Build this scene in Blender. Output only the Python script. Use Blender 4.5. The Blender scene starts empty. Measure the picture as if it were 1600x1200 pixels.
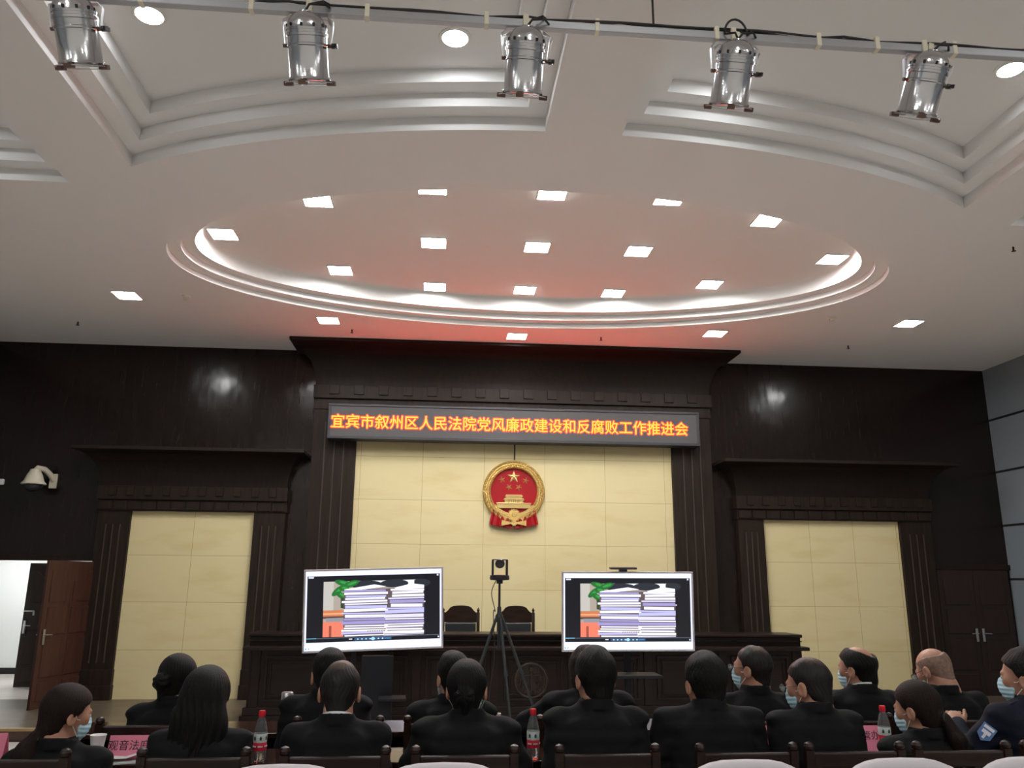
import bpy, bmesh, math, random
import numpy as np
from mathutils import Vector, Matrix
R = math.radians
PI = math.pi
random.seed(7)
scene = bpy.context.scene
COL = scene.collection
# ------------------------------------------------------------------ camera
CAMZ = 2.01
FPX = 1260.0
PITCH, YAW, ROLL = R(13.7), R(4.75), R(0.45)
_F = np.array([math.sin(YAW) * math.cos(PITCH), math.cos(YAW) * math.cos(PITCH), math.sin(PITCH)])
_r = np.array([math.cos(YAW), -math.sin(YAW), 0.0])
_u = np.cross(_r, _F)
CR = math.cos(ROLL) * _r + math.sin(ROLL) * _u
CU = -math.sin(ROLL) * _r + math.cos(ROLL) * _u
cam_data = bpy.data.cameras.new('camera')
cam = bpy.data.objects.new('camera', cam_data)
COL.objects.link(cam)
cam_data.sensor_width = 36.0
cam_data.lens = 36.0 * FPX / 1600.0
cam_data.clip_start = 0.05
cam_data.clip_end = 100
cam.matrix_world = Matrix(((CR[0], CU[0], -_F[0], 0), (CR[1], CU[1], -_F[1], 0), (CR[2], CU[2], -_F[2], CAMZ), (0, 0, 0, 1)))
scene.camera = cam
# ------------------------------------------------------------------ world, exposure
world = bpy.data.worlds.new('world')
scene.world = world
world.use_nodes = True
world.node_tree.nodes['Background'].inputs[0].default_value = (0.05, 0.05, 0.055, 1)
world.node_tree.nodes['Background'].inputs[1].default_value = 0.3
vs = scene.view_settings
vs.view_transform = 'Standard'
vs.look = 'None'
vs.gamma = 1.0
vs.exposure = 0.0
vs.use_curve_mapping = False
scene.cycles.sample_clamp_indirect = 6.0
LAMP = 130.0          # radiance of the square ceiling panels
DOWN = 110.0          # radiance of the round coffer downlights


def ray(u, v):
    return CR * (u - 800) / FPX - CU * (v - 600) / FPX + _F


def at(u, v, Y):
    """world point seen at frame position u,v on the vertical plane Y"""
    d = ray(u, v)
    d = d * Y / d[1]
    return Vector((d[0], d[1], d[2] + CAMZ))


# ------------------------------------------------------------------ materials
MATS = {}


def mat(name, col, rough=0.5, metal=0.0, spec=0.5, emit=None, estr=0.0, trans=0.0, ior=1.45, sheen=0.0, coat=0.0):
    m = bpy.data.materials.new(name)
    m.use_nodes = True
    b = m.node_tree.nodes['Principled BSDF']
    b.inputs['Base Color'].default_value = (*col, 1)
    b.inputs['Roughness'].default_value = rough
    b.inputs['Metallic'].default_value = metal
    b.inputs['Specular IOR Level'].default_value = spec
    b.inputs['IOR'].default_value = ior
    b.inputs['Transmission Weight'].default_value = trans
    b.inputs['Sheen Weight'].default_value = sheen
    b.inputs['Coat Weight'].default_value = coat
    if emit:
        b.inputs['Emission Color'].default_value = (*emit, 1)
        b.inputs['Emission Strength'].default_value = estr
    MATS[name] = m
    return m


def nodes(m):
    nt = m.node_tree
    return nt, nt.nodes['Principled BSDF']


def tex_coord(nt, scale=(1, 1, 1), rot=(0, 0, 0), kind='Object'):
    tc = nt.nodes.new('ShaderNodeTexCoord')
    mp = nt.nodes.new('ShaderNodeMapping')
    mp.inputs['Scale'].default_value = scale
    mp.inputs['Rotation'].default_value = rot
    nt.links.new(tc.outputs[kind], mp.inputs['Vector'])
    return mp


def noise_mix(m, c1, c2, scale=(1, 1, 1), nscale=5.0, detail=4, lo=0.35, hi=0.65, kind='Object'):
    nt, b = nodes(m)
    mp = tex_coord(nt, scale, kind=kind)
    n = nt.nodes.new('ShaderNodeTexNoise')
    n.inputs['Scale'].default_value = nscale
    n.inputs['Detail'].default_value = detail
    cr = nt.nodes.new('ShaderNodeValToRGB')
    cr.color_ramp.elements[0].position = lo
    cr.color_ramp.elements[0].color = (*c1, 1)
    cr.color_ramp.elements[1].position = hi
    cr.color_ramp.elements[1].color = (*c2, 1)
    nt.links.new(mp.outputs[0], n.inputs['Vector'])
    nt.links.new(n.outputs[0], cr.inputs[0])
    nt.links.new(cr.outputs[0], b.inputs['Base Color'])
    return n, cr


def add_bump(m, scale=(1, 1, 1), nscale=20.0, strength=0.2, dist=0.01, detail=3):
    nt, b = nodes(m)
    mp = tex_coord(nt, scale)
    n = nt.nodes.new('ShaderNodeTexNoise')
    n.inputs['Scale'].default_value = nscale
    n.inputs['Detail'].default_value = detail
    bp = nt.nodes.new('ShaderNodeBump')
    bp.inputs['Strength'].default_value = strength
    bp.inputs['Distance'].default_value = dist
    nt.links.new(mp.outputs[0], n.inputs['Vector'])
    nt.links.new(n.outputs[0], bp.inputs['Height'])
    nt.links.new(bp.outputs[0], b.inputs['Normal'])
    return bp


def wood(name, c1, c2, rough, seams=None, bump=0.0, coat=0.0, grain=(9, 9, 0.7), spec=0.4):
    m = mat(name, c1, rough, coat=coat, spec=spec)
    n, cr = noise_mix(m, c1, c2, scale=grain, nscale=2.5, detail=6)
    nt, b = nodes(m)
    if seams:
        mp = tex_coord(nt, (1, 1, 1), rot=(R(90), 0, 0))
        br = nt.nodes.new('ShaderNodeTexBrick')
        br.offset = 0.0
        br.inputs['Scale'].default_value = 1.0
        br.inputs['Mortar Size'].default_value = 0.004
        br.inputs['Mortar Smooth'].default_value = 0.0
        br.inputs['Brick Width'].default_value = seams
        br.inputs['Row Height'].default_value = 40.0
        nt.links.new(mp.outputs[0], br.inputs['Vector'])
        mx = nt.nodes.new('ShaderNodeMix')
        mx.data_type = 'RGBA'
        nt.links.new(br.outputs['Fac'], mx.inputs[0])
        nt.links.new(cr.outputs[0], mx.inputs[6])
        mx.inputs[7].default_value = (c1[0] * 0.35, c1[1] * 0.35, c1[2] * 0.35, 1)
        nt.links.new(mx.outputs[2], b.inputs['Base Color'])
    if bump:
        add_bump(m, (1, 1, 0.6), 2.2, bump, 0.05, 2)
    return m


def facade_stone(name, bw=1.06):
    m = mat(name, (0.66, 0.55, 0.29), 0.7, spec=0.25)
    nt, b = nodes(m)
    mp = tex_coord(nt, (1, 1, 1), rot=(R(90), 0, 0))
    br = nt.nodes.new('ShaderNodeTexBrick')
    br.offset = 0.0
    br.inputs['Scale'].default_value = 1.0
    br.inputs['Mortar Size'].default_value = 0.004
    br.inputs['Mortar Smooth'].default_value = 0.3
    br.inputs['Brick Width'].default_value = bw
    br.inputs['Row Height'].default_value = 0.74
    br.inputs['Color1'].default_value = (0.64, 0.55, 0.315, 1)
    br.inputs['Color2'].default_value = (0.61, 0.52, 0.29, 1)
    br.inputs['Mortar'].default_value = (0.36, 0.28, 0.13, 1)
    nt.links.new(mp.outputs[0], br.inputs['Vector'])
    n = nt.nodes.new('ShaderNodeTexNoise')
    n.inputs['Scale'].default_value = 1.6
    n.inputs['Detail'].default_value = 8
    mp2 = tex_coord(nt, (0.7, 1, 2.6))
    nt.links.new(mp2.outputs[0], n.inputs['Vector'])
    cr = nt.nodes.new('ShaderNodeValToRGB')
    cr.color_ramp.elements[0].position = 0.30
    cr.color_ramp.elements[0].color = (0.88, 0.82, 0.70, 1)
    cr.color_ramp.elements[1].position = 0.48
    cr.color_ramp.elements[1].color = (1, 1, 1, 1)
    nt.links.new(n.outputs[0], cr.inputs[0])
    mx = nt.nodes.new('ShaderNodeMix')
    mx.data_type = 'RGBA'
    mx.blend_type = 'MULTIPLY'
    mx.inputs[0].default_value = 0.5
    nt.links.new(br.outputs['Color'], mx.inputs[6])
    nt.links.new(cr.outputs[0], mx.inputs[7])
    nt.links.new(mx.outputs[2], b.inputs['Base Color'])
    return m


M_CEIL = mat('ceiling paint', (0.76, 0.755, 0.74), 0.8, spec=0.2)
M_CREAM = mat('white plaster', (0.78, 0.78, 0.74), 0.7)
M_WALLWOOD = wood('dark veneer', (0.0085, 0.0052, 0.0043), (0.0145, 0.0085, 0.0067), 0.19, seams=1.1, bump=0.3)
M_TRIMWOOD = wood('dark trim wood', (0.0135, 0.0082, 0.0056), (0.022, 0.0138, 0.0092), 0.5, spec=0.22)
M_BEAD = wood('pilaster bead', (0.040, 0.027, 0.019), (0.060, 0.041, 0.029), 0.45)
M_RELIEF = wood('carved wood', (0.016, 0.010, 0.008), (0.026, 0.016, 0.012), 0.28)
M_CORNICE = wood('cornice wood', (0.011, 0.0068, 0.0050), (0.018, 0.0112, 0.0082), 0.5, spec=0.25)
M_DOOR = wood('door wood', (0.040, 0.015, 0.010), (0.062, 0.024, 0.016), 0.4)
M_DARKDOOR = wood('dark door wood', (0.017, 0.009, 0.007), (0.026, 0.0135, 0.010), 0.45)
M_BENCH = wood('bench wood', (0.0075, 0.0042, 0.0033), (0.013, 0.0068, 0.0052), 0.35, grain=(0.7, 9, 9), spec=0.25)
M_CHAIRWOOD = wood('chair wood', (0.011, 0.005, 0.0033), (0.022, 0.0095, 0.006), 0.35, grain=(2, 9, 9), spec=0.3)
M_TABLE = wood('table wood', (0.020, 0.008, 0.006), (0.034, 0.013, 0.009), 0.12, grain=(0.7, 9, 9))
M_STONE = facade_stone('yellow stone')
M_STONEN = facade_stone('yellow stone in narrow blocks', 0.80)
M_GREYPANEL = mat('grey wall panel', (0.26, 0.29, 0.32), 0.35, metal=0.2)
add_bump(M_GREYPANEL, (1, 1, 1), 1.5, 0.1, 0.05, 2)
M_GAP = mat('black gap', (0.008, 0.008, 0.008), 0.6)
M_DAIS = mat('dais marble', (0.20, 0.155, 0.11), 0.38)
noise_mix(M_DAIS, (0.085, 0.064, 0.044), (0.125, 0.098, 0.068), nscale=3)
M_NOSE = mat('stair nosing', (0.34, 0.24, 0.11), 0.4)
M_RISER = mat('dais riser', (0.09, 0.05, 0.035), 0.35)
M_FLOOR = mat('floor tile', (0.5, 0.47, 0.43), 0.3)
noise_mix(M_FLOOR, (0.46, 0.43, 0.39), (0.55, 0.52, 0.48), nscale=2)
M_LAMP = mat('lit diffuser', (1, 1, 1), 0.5, emit=(0.98, 0.98, 0.96), estr=LAMP)
M_LAMPC = mat('lit cool diffuser', (1, 1, 1), 0.5, emit=(0.95, 0.97, 1.0), estr=LAMP * 0.5)
M_DOWN = mat('lit downlight', (1, 1, 1), 0.5, emit=(0.93, 0.96, 1.0), estr=DOWN)
M_WHITEPL = mat('white plastic', (0.75, 0.74, 0.70), 0.4)
M_IVORY = mat('ivory plastic', (0.66, 0.61, 0.48), 0.35)
M_BLACKPL = mat('black plastic', (0.012, 0.012, 0.013), 0.4)
M_BLACKGL = mat('smoked dome', (0.02, 0.02, 0.022), 0.08)
M_CHROME = mat('polished aluminium', (0.56, 0.57, 0.59), 0.2, metal=1.0)
add_bump(M_CHROME, (1, 1, 1), 25, 0.05, 0.01)
M_STEEL = mat('steel', (0.55, 0.55, 0.56), 0.3, metal=1.0)
M_GALV = mat('galvanised bar', (0.42, 0.43, 0.45), 0.45, metal=0.9)
M_RUST = mat('brown clip', (0.10, 0.055, 0.04), 0.6)
M_TAPE = mat('cream tape', (0.70, 0.66, 0.52), 0.6)
M_CABLE = mat('black cable', (0.015, 0.015, 0.016), 0.5)
M_LEDGREY = mat('display face', (0.085, 0.085, 0.085), 0.6, spec=0.2)
M_LEDFRAME = mat('display frame', (0.035, 0.034, 0.04), 0.4)
M_LEDTXT = mat('lit characters', (0.1, 0.02, 0.0), 0.5, emit=(1.0, 0.024, 0.0018), estr=32.0)
M_LEDGLOW = mat('lit character halo', (0.1, 0.01, 0.0), 0.5, emit=(1.0, 0.008, 0.0025), estr=13.0)  # red glow around the strokes, put in as a wider emitting copy
M_GOLD = mat('gold', (0.58, 0.40, 0.14), 0.42, metal=0.85)
add_bump(M_GOLD, (1, 1, 1), 60, 0.5, 0.02, 4)
M_GOLDS = mat('smooth gold', (0.74, 0.54, 0.22), 0.32, metal=0.85)
M_RED = mat('red enamel', (0.30, 0.004, 0.008), 0.45, spec=0.3)
M_BEZEL = mat('silver bezel', (0.50, 0.50, 0.53), 0.35, metal=0.6)
M_STAND = mat('black stand', (0.007, 0.008, 0.011), 0.5, spec=0.25)
M_LEATHER = mat('black leather', (0.018, 0.021, 0.022), 0.35)
M_TRIPOD = mat('tripod metal', (0.03, 0.034, 0.036), 0.4, metal=0.5)
M_WHITECOVER = mat('white chair cover', (0.50, 0.47, 0.50), 0.75)
add_bump(M_WHITECOVER, (1, 1, 1), 30, 0.1, 0.01)
M_PINK = mat('pink card', (0.82, 0.25, 0.36), 0.7)
M_INK = mat('black ink', (0.02, 0.01, 0.03), 0.7)
M_PAPER = mat('white paper', (0.82, 0.82, 0.80), 0.7)
M_PET = mat('clear plastic', (0.95, 0.97, 0.98), 0.06, trans=0.92, ior=1.33)
M_CAP = mat('red cap', (0.70, 0.015, 0.03), 0.35)
M_LABELW = mat('label white', (0.70, 0.76, 0.74), 0.5)
M_LABELR = mat('label red', (0.68, 0.02, 0.05), 0.5)
M_GREEN = mat('label green', (0.01, 0.10, 0.07), 0.5)
M_CORR = mat('corridor paint', (0.80, 0.82, 0.82), 0.7)
M_THERMOS = mat('gold flask', (0.62, 0.42, 0.14), 0.25, metal=0.8)
# people
M_SKIN = mat('skin', (0.42, 0.21, 0.14), 0.5)
noise_mix(M_SKIN, (0.36, 0.175, 0.115), (0.42, 0.215, 0.14), nscale=14)
M_HAIR = mat('black hair', (0.0042, 0.0039, 0.0039), 0.5, spec=0.2)
M_HAIRBR = mat('dark brown hair', (0.012, 0.006, 0.0045), 0.55, spec=0.2)
for _m in (M_HAIR, M_HAIRBR):
    add_bump(_m, (60, 60, 7), 6, 0.9, 0.006, 3)
M_STUBBLE = mat('stubble', (0.20, 0.12, 0.088), 0.6)
noise_mix(M_STUBBLE, (0.15, 0.095, 0.07), (0.25, 0.15, 0.11), nscale=60)
M_SUIT = mat('black suit wool', (0.0062, 0.0064, 0.0071), 0.85, spec=0.2)
add_bump(M_SUIT, (1, 1, 1), 9, 0.25, 0.02, 4)
M_NAVY = mat('navy uniform', (0.0062, 0.0082, 0.017), 0.8, spec=0.2)
add_bump(M_NAVY, (1, 1, 1), 9, 0.25, 0.02, 4)
M_MASK = mat('mask blue', (0.42, 0.62, 0.70), 0.8)
M_WHITE = mat('shirt white', (0.78, 0.78, 0.80), 0.7)
M_EYE = mat('eye', (0.5, 0.48, 0.46), 0.2)
M_LENS = mat('spectacle lens', (0.9, 0.95, 1.0), 0.05, trans=0.9)
M_SHOE = mat('black shoe', (0.012, 0.011, 0.011), 0.3)
M_PATCH = mat('blue patch', (0.10, 0.20, 0.42), 0.6)


def thin_crown_material():
    m = mat('thinning hair', (0.012, 0.010, 0.009), 0.5)
    nt, b = nodes(m)
    mp = tex_coord(nt, (1, 1, 1))
    n = nt.nodes.new('ShaderNodeTexNoise')
    n.inputs['Scale'].default_value = 6
    n.inputs['Detail'].default_value = 3
    mp2 = tex_coord(nt, (60, 14, 14))
    nt.links.new(mp2.outputs[0], n.inputs['Vector'])
    sub = nt.nodes.new('ShaderNodeVectorMath')
    sub.operation = 'DISTANCE'
    sub.inputs[1].default_value = (0.0, -0.055, 0.135)
    nt.links.new(mp.outputs[0], sub.inputs[0])
    ma = nt.nodes.new('ShaderNodeMath')
    ma.operation = 'MULTIPLY_ADD'
    ma.inputs[1].default_value = 0.08
    nt.links.new(n.outputs[0], ma.inputs[0])
    nt.links.new(sub.outputs['Value'], ma.inputs[2])
    cr = nt.nodes.new('ShaderNodeValToRGB')
    cr.color_ramp.elements[0].position = 0.045
    cr.color_ramp.elements[0].color = (0.13, 0.08, 0.055, 1)
    cr.color_ramp.elements[1].position = 0.105
    cr.color_ramp.elements[1].color = (0.012, 0.010, 0.009, 1)
    nt.links.new(ma.outputs[0], cr.inputs[0])
    nt.links.new(cr.outputs[0], b.inputs['Base Color'])
    b.inputs['Specular IOR Level'].default_value = 0.25
    return m


M_THIN = thin_crown_material()


# ------------------------------------------------------------------ object helpers
def tag(o, label=None, cat=None, group=None, kind=None):
    if label:
        o['label'] = label
    if cat:
        o['category'] = cat
    if group:
        o['group'] = group
    if kind:
        o['kind'] = kind
    return o


def thing(name, label, cat, loc=(0, 0, 0), rz=0.0, group=None):
    o = bpy.data.objects.new(name, None)
    o.empty_display_size = 0.1
    COL.objects.link(o)
    o.location = loc
    o.rotation_euler = (0, 0, rz)
    return tag(o, label, cat, group)


def copy_tree(o, parent=None):
    c = o.copy()
    COL.objects.link(c)
    if parent:
        c.parent = parent
    for ch in list(o.children):
        copy_tree(ch, c)
    return c


class MB:
    """collects shapes, links them as one mesh object"""

    def __init__(self):
        self.v = []
        self.f = []
        self.mi = []
        self.cur = 0

    def add(self, vs, fs, xf=None):
        o = len(self.v)
        if xf is not None:
            vs = [xf @ Vector(p) for p in vs]
        self.v.extend([tuple(p) for p in vs])
        for f in fs:
            self.f.append(tuple(i + o for i in f))
            self.mi.append(self.cur)
        return self

    def box(self, lo, hi, bev=0.0, xf=None):
        x0, y0, z0 = lo
        x1, y1, z1 = hi
        if bev <= 0:
            vs = [(x0, y0, z0), (x1, y0, z0), (x1, y1, z0), (x0, y1, z0), (x0, y0, z1), (x1, y0, z1), (x1, y1, z1), (x0, y1, z1)]
            return self.add(vs, [(0, 3, 2, 1), (4, 5, 6, 7), (0, 1, 5, 4), (1, 2, 6, 5), (2, 3, 7, 6), (3, 0, 4, 7)], xf)
        bm = bmesh.new()
        bmesh.ops.create_cube(bm, size=1)
        for p in bm.verts:
            p.co = Vector(((x0 + x1) / 2 + p.co.x * (x1 - x0), (y0 + y1) / 2 + p.co.y * (y1 - y0), (z0 + z1) / 2 + p.co.z * (z1 - z0)))
        bmesh.ops.bevel(bm, geom=list(bm.edges), offset=bev, segments=2, affect='EDGES', profile=0.5)
        return self.addbm(bm, xf)

    def addbm(self, bm, xf=None):
        bm.verts.index_update()
        self.add([p.co.copy() for p in bm.verts], [[q.index for q in f.verts] for f in bm.faces], xf)
        bm.free()
        return self

    def loft(self, rings, closed=True, cap0=False, cap1=False, xf=None):
        n = len(rings[0])
        vs = [p for r in rings for p in r]
        fs = []
        for i in range(len(rings) - 1):
            for j in range(n if closed else n - 1):
                a, b = i * n + j, i * n + (j + 1) % n
                fs.append((a, b, b + n, a + n))
        if cap0:
            fs.append(tuple(reversed(range(n))))
        if cap1:
            fs.append(tuple((len(rings) - 1) * n + j for j in range(n)))
        return self.add(vs, fs, xf)

    def lathe(self, prof, n=24, xf=None, caps=True):
        rings = [[(r * math.cos(2 * PI * j / n), r * math.sin(2 * PI * j / n), z) for j in range(n)] for r, z in prof]
        return self.loft(rings, True, caps, caps, xf)

    def cyl(self, a, b, r0, r1=None, n=12):
        a, b = Vector(a), Vector(b)
        d = b - a
        q = d.to_track_quat('Z', 'Y').to_matrix().to_4x4()
        return self.lathe([(r0, 0), (r1 if r1 is not None else r0, d.length)], n, Matrix.Translation(a) @ q)

    def tube(self, pts, r, n=8, closed=False):
        pts = [Vector(p) for p in pts]
        rings = []
        up = None
        N = len(pts)
        for i, p in enumerate(pts):
            if closed:
                t = pts[(i + 1) % N] - pts[i - 1]
            else:
                t = pts[min(i + 1, N - 1)] - pts[max(i - 1, 0)]
            t.normalize()
            if up is None:
                up = t.orthogonal().normalized()
            up = (up - t * up.dot(t)).normalized()
            s = t.cross(up)
            rr = r[i] if isinstance(r, (list, tuple)) else r
            rings.append([p + (up * math.cos(2 * PI * j / n) + s * math.sin(2 * PI * j / n)) * rr for j in range(n)])
        if closed:
            rings.append(rings[0])
        return self.loft(rings, True, not closed, not closed)

    def prism(self, poly, y0, y1, xf=None):
        """poly of (x,z) extruded along y"""
        n = len(poly)
        vs = [(x, y0, z) for x, z in poly] + [(x, y1, z) for x, z in poly]
        fs = [tuple(range(n)), tuple(reversed(range(n, 2 * n)))]
        fs += [(j, n + j, n + (j + 1) % n, (j + 1) % n) for j in range(n)]
        return self.add(vs, fs, xf)

    def ball(self, c, r, n=12, m=8):
        if not isinstance(r, (list, tuple)):
            r = (r, r, r)
        prof = [(max(1e-4, math.sin(PI * i / m)), -math.cos(PI * i / m)) for i in range(m + 1)]
        return self.lathe(prof, n, Matrix.Translation(Vector(c)) @ Matrix.Diagonal((*r, 1)))

    def build(self, name, m, parent=None, smooth=False, angle=None, loc=None):
        me = bpy.data.meshes.new(name)
        me.from_pydata(self.v, [], self.f)
        me.validate()
        for mm in (m if isinstance(m, (list, tuple)) else [m]):
            me.materials.append(mm)
        if any(self.mi) and len(me.polygons) == len(self.mi):
            me.polygons.foreach_set('material_index', self.mi)
        bm = bmesh.new()
        bm.from_mesh(me)
        bmesh.ops.recalc_face_normals(bm, faces=bm.faces)
        bm.to_mesh(me)
        bm.free()
        if smooth:
            me.polygons.foreach_set('use_smooth', [True] * len(me.polygons))
            if angle is None:
                angle = 40
            me.set_sharp_from_angle(angle=R(angle))
        me.update()
        o = bpy.data.objects.new(name, me)
        COL.objects.link(o)
        if parent:
            o.parent = parent
        if loc:
            o.location = loc
        return o


def text_mesh(name, s, size, m, parent=None, extrude=0.002, offset=0.0, spacing=1.0):
    """a line of characters as a mesh standing in the XZ plane, facing -Y, centred"""
    cu = bpy.data.curves.new(name + '_curve', 'FONT')
    cu.body = s
    cu.size = size
    cu.align_x = 'CENTER'
    cu.align_y = 'CENTER'
    cu.extrude = extrude
    cu.offset = offset
    cu.space_character = spacing
    tmp = bpy.data.objects.new(name, cu)
    COL.objects.link(tmp)
    dg = bpy.context.evaluated_depsgraph_get()
    dg.update()
    me = bpy.data.meshes.new_from_object(tmp.evaluated_get(dg))
    bpy.data.objects.remove(tmp)
    me.transform(Matrix.Rotation(R(90), 4, 'X'))
    me.materials.clear()
    me.materials.append(m)
    me.name = name
    o = bpy.data.objects.new(name, me)
    COL.objects.link(o)
    if parent:
        o.parent = parent
    return o


def filled_outline(name, loops, z, m):
    """flat face in XY with holes, first loop is the outside"""
    cu = bpy.data.curves.new(name + '_curve', 'CURVE')
    cu.dimensions = '2D'
    cu.fill_mode = 'BOTH'
    for lp in loops:
        sp = cu.splines.new('POLY')
        sp.points.add(len(lp) - 1)
        for q, (x, y) in zip(sp.points, lp):
            q.co = (x, y, 0, 1)
        sp.use_cyclic_u = True
    tmp = bpy.data.objects.new(name, cu)
    COL.objects.link(tmp)
    dg = bpy.context.evaluated_depsgraph_get()
    dg.update()
    me = bpy.data.meshes.new_from_object(tmp.evaluated_get(dg))
    bpy.data.objects.remove(tmp)
    vs = [(p.co.x, p.co.y, z) for p in me.vertices]
    fs = [tuple(p.vertices) for p in me.polygons]
    bpy.data.meshes.remove(me)
    return vs, fs


# ================================================================== THE SETTING
ZC = CAMZ + 3.93           # main ceiling
DZ = 0.15                  # dais top
PZ = 0.36                  # audience platform
XL, XR, YB, YF = -7.76, 10.11, -4.0, 14.0
OVC = (1.13, 9.9)


def struct(o, label=None):
    tag(o, label, None, None, 'structure')
    return o


# ceiling: main plane with an oval recess and stepped coffers
def ellipse(a, b, n=128):
    return [(OVC[0] + a * math.cos(2 * PI * i / n), OVC[1] + b * math.sin(2 * PI * i / n)) for i in range(n)]


def coffer(xl, xr, t, near, N=40, flat=None):
    pts = []
    for i in range(N + 1):
        x = xl + t + (xr - xl - 2 * t) * i / N
        if flat is not None:
            y = flat - t
        else:
            y = OVC[1] - (3.44 + t) * math.sqrt(max(0.0, 1 - ((x - OVC[0]) / (5.98 + t)) ** 2))
        pts.append((x, y))
    pts += [(xr - t, near + t), (xl + t, near + t)]
    return pts


COFFERS = [(-3.16, 0.82, 2.2, None), (1.52, 5.50, 2.2, None), (-7.2, -3.92, 1.2, 7.9), (6.26, 9.6, 1.2, 7.9)]
mb = MB()
loops = [[(XL, YB), (XR, YB), (XR, YF), (XL, YF)], ellipse(4.66, 2.35)]
for c in COFFERS:
    loops.append(coffer(c[0], c[1], 0, c[2], flat=c[3]))
mb.add(*filled_outline('ceiling', loops, ZC, M_CEIL))
# oval steps
prof = [(0, 0), (0, 0.075), (0.16, 0.075), (0.16, 0.155), (0.32, 0.155), (0.32, 0.20)]
prof += [(0.32 + 0.14 * (1 - math.cos(R(a))), 0.20 + 0.13 * math.sin(R(a))) for a in (15, 30, 45, 60, 75, 90)]
ring = [[(x, y, ZC + h) for x, y in ellipse(4.66 - o, 2.35 - o * 1.1)] for o, h in prof]
mb.loft(ring, True, False, True)
ZI = ZC + 0.33
for c in COFFERS:
    rs = []
    for k in range(3):
        for h in (k, k + 1):
            rs.append([(x, y, ZC + 0.13 * h) for x, y in coffer(c[0], c[1], 0.17 * k, c[2], flat=c[3])])
    mb.loft(rs, True, False, True)
ceiling = struct(mb.build('ceiling', M_CEIL, smooth=True, angle=30), 'grey painted ceiling with stepped oval recess and coffers')
ZK = ZC + 0.39

# floor, audience platform, dais
mb = MB().box((XL - 0.2, YB - 0.2, -0.2), (XR + 0.2, 11.35, 0.0))
struct(mb.build('floor', M_FLOOR), 'grey tiled floor before the dais')
mb = MB().box((XL, YB, 0.0), (XR, 6.3, PZ)).box((XL, 6.3, 0.0), (XR, 6.65, PZ / 2))
struct(mb.build('floor_platform', M_FLOOR), 'raised audience floor')
dais = thing('dais', 'low brown marble dais with a pale edge along the stage wall', 'platform')
tag(dais, kind='structure')
MB().box((XL, 11.45, -0.1), (XR, YF, DZ)).build('dais_top', M_DAIS, dais)
MB().box((XL, 11.40, 0.0), (XR, 11.45, DZ - 0.035)).build('riser', M_RISER, dais)
MB().box((XL, 11.385, DZ - 0.035), (XR, 11.45, DZ + 0.002), 0.004).build('nosing', M_NOSE, dais)

# walls
DX0, DX1, DTOP = -7.3, -5.62, DZ + 2.12    # open doorway
mb = MB()
mb.box((XL, YF, DTOP), (XR, YF + 0.15, ZC + 0.02))
mb.box((XL, YF, -0.1), (DX0, YF + 0.15, DTOP))
mb.box((DX1, YF, -0.1), (XR, YF + 0.15, DTOP))
struct(mb.build('wall_back', M_WALLWOOD), 'dark glossy veneer stage wall')
mb = MB().box((XR, YB, -0.1), (XR + 0.15, YF + 0.15, ZC + 0.6))
wr = struct(mb.build('wall_right', M_GREYPANEL), 'grey panelled side wall with dark joints')
for v, u in ((657.7, 1545), (738.3, 1558), (821.7, 1570), (905, 1581)):
    z = at(u, v, YF).z
    MB().box((XR - 0.004, YB, z - 0.02), (XR + 0.01, YF, z + 0.02)).build('joint', M_GAP, wr)
struct(MB().box((XL - 0.15, YB, -0.1), (XL, YF + 0.15, ZC + 0.6)).build('wall_left', M_GREYPANEL), 'grey panelled side wall at the left')
struct(MB().box((XL - 0.15, YB - 0.15, -0.1), (XR + 0.15, YB, ZC + 0.6)).build('wall_rear', M_CREAM), 'rear wall behind the audience')
# roof slab over the coffers keeps daylight out
struct(MB().box((XL - 0.2, YB - 0.2, ZC + 0.55), (XR + 0.2, YF + 0.2, ZC + 0.7)).build('ceiling_slab', M_CREAM), 'slab above the ceiling')

# corridor behind the open doorway
mb = MB()
mb.box((-12.0, 17.6, -0.1), (-5.3, 17.75, 3.0)).box((-12.1, 14.15, -0.1), (-12.0, 17.6, 3.0)).box((-5.4, 14.15, -0.1), (-5.3, 17.6, 3.0))
mb.box((-12.1, 14.15, 2.85), (-5.3, 17.75, 3.0)).box((-12.1, 14.15, -0.1), (XL - 0.15, 14.3, 3.0))
struct(mb.build('wall_corridor', M_CORR), 'white corridor walls seen through the open doorway')
struct(MB().box((-12.0, 14.15, -0.1), (-5.4, 17.6, DZ - 0.005)).box((DX0, YF, -0.1), (DX1, 14.15, DZ)).build('floor_corridor', M_FLOOR), 'grey corridor floor beyond the doorway')
struct(MB().box((-12.0, 17.57, DZ - 0.005), (-5.4, 17.6, DZ + 0.11)).build('baseboard_corridor', M_GAP), 'dark skirting along the corridor wall')


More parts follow.
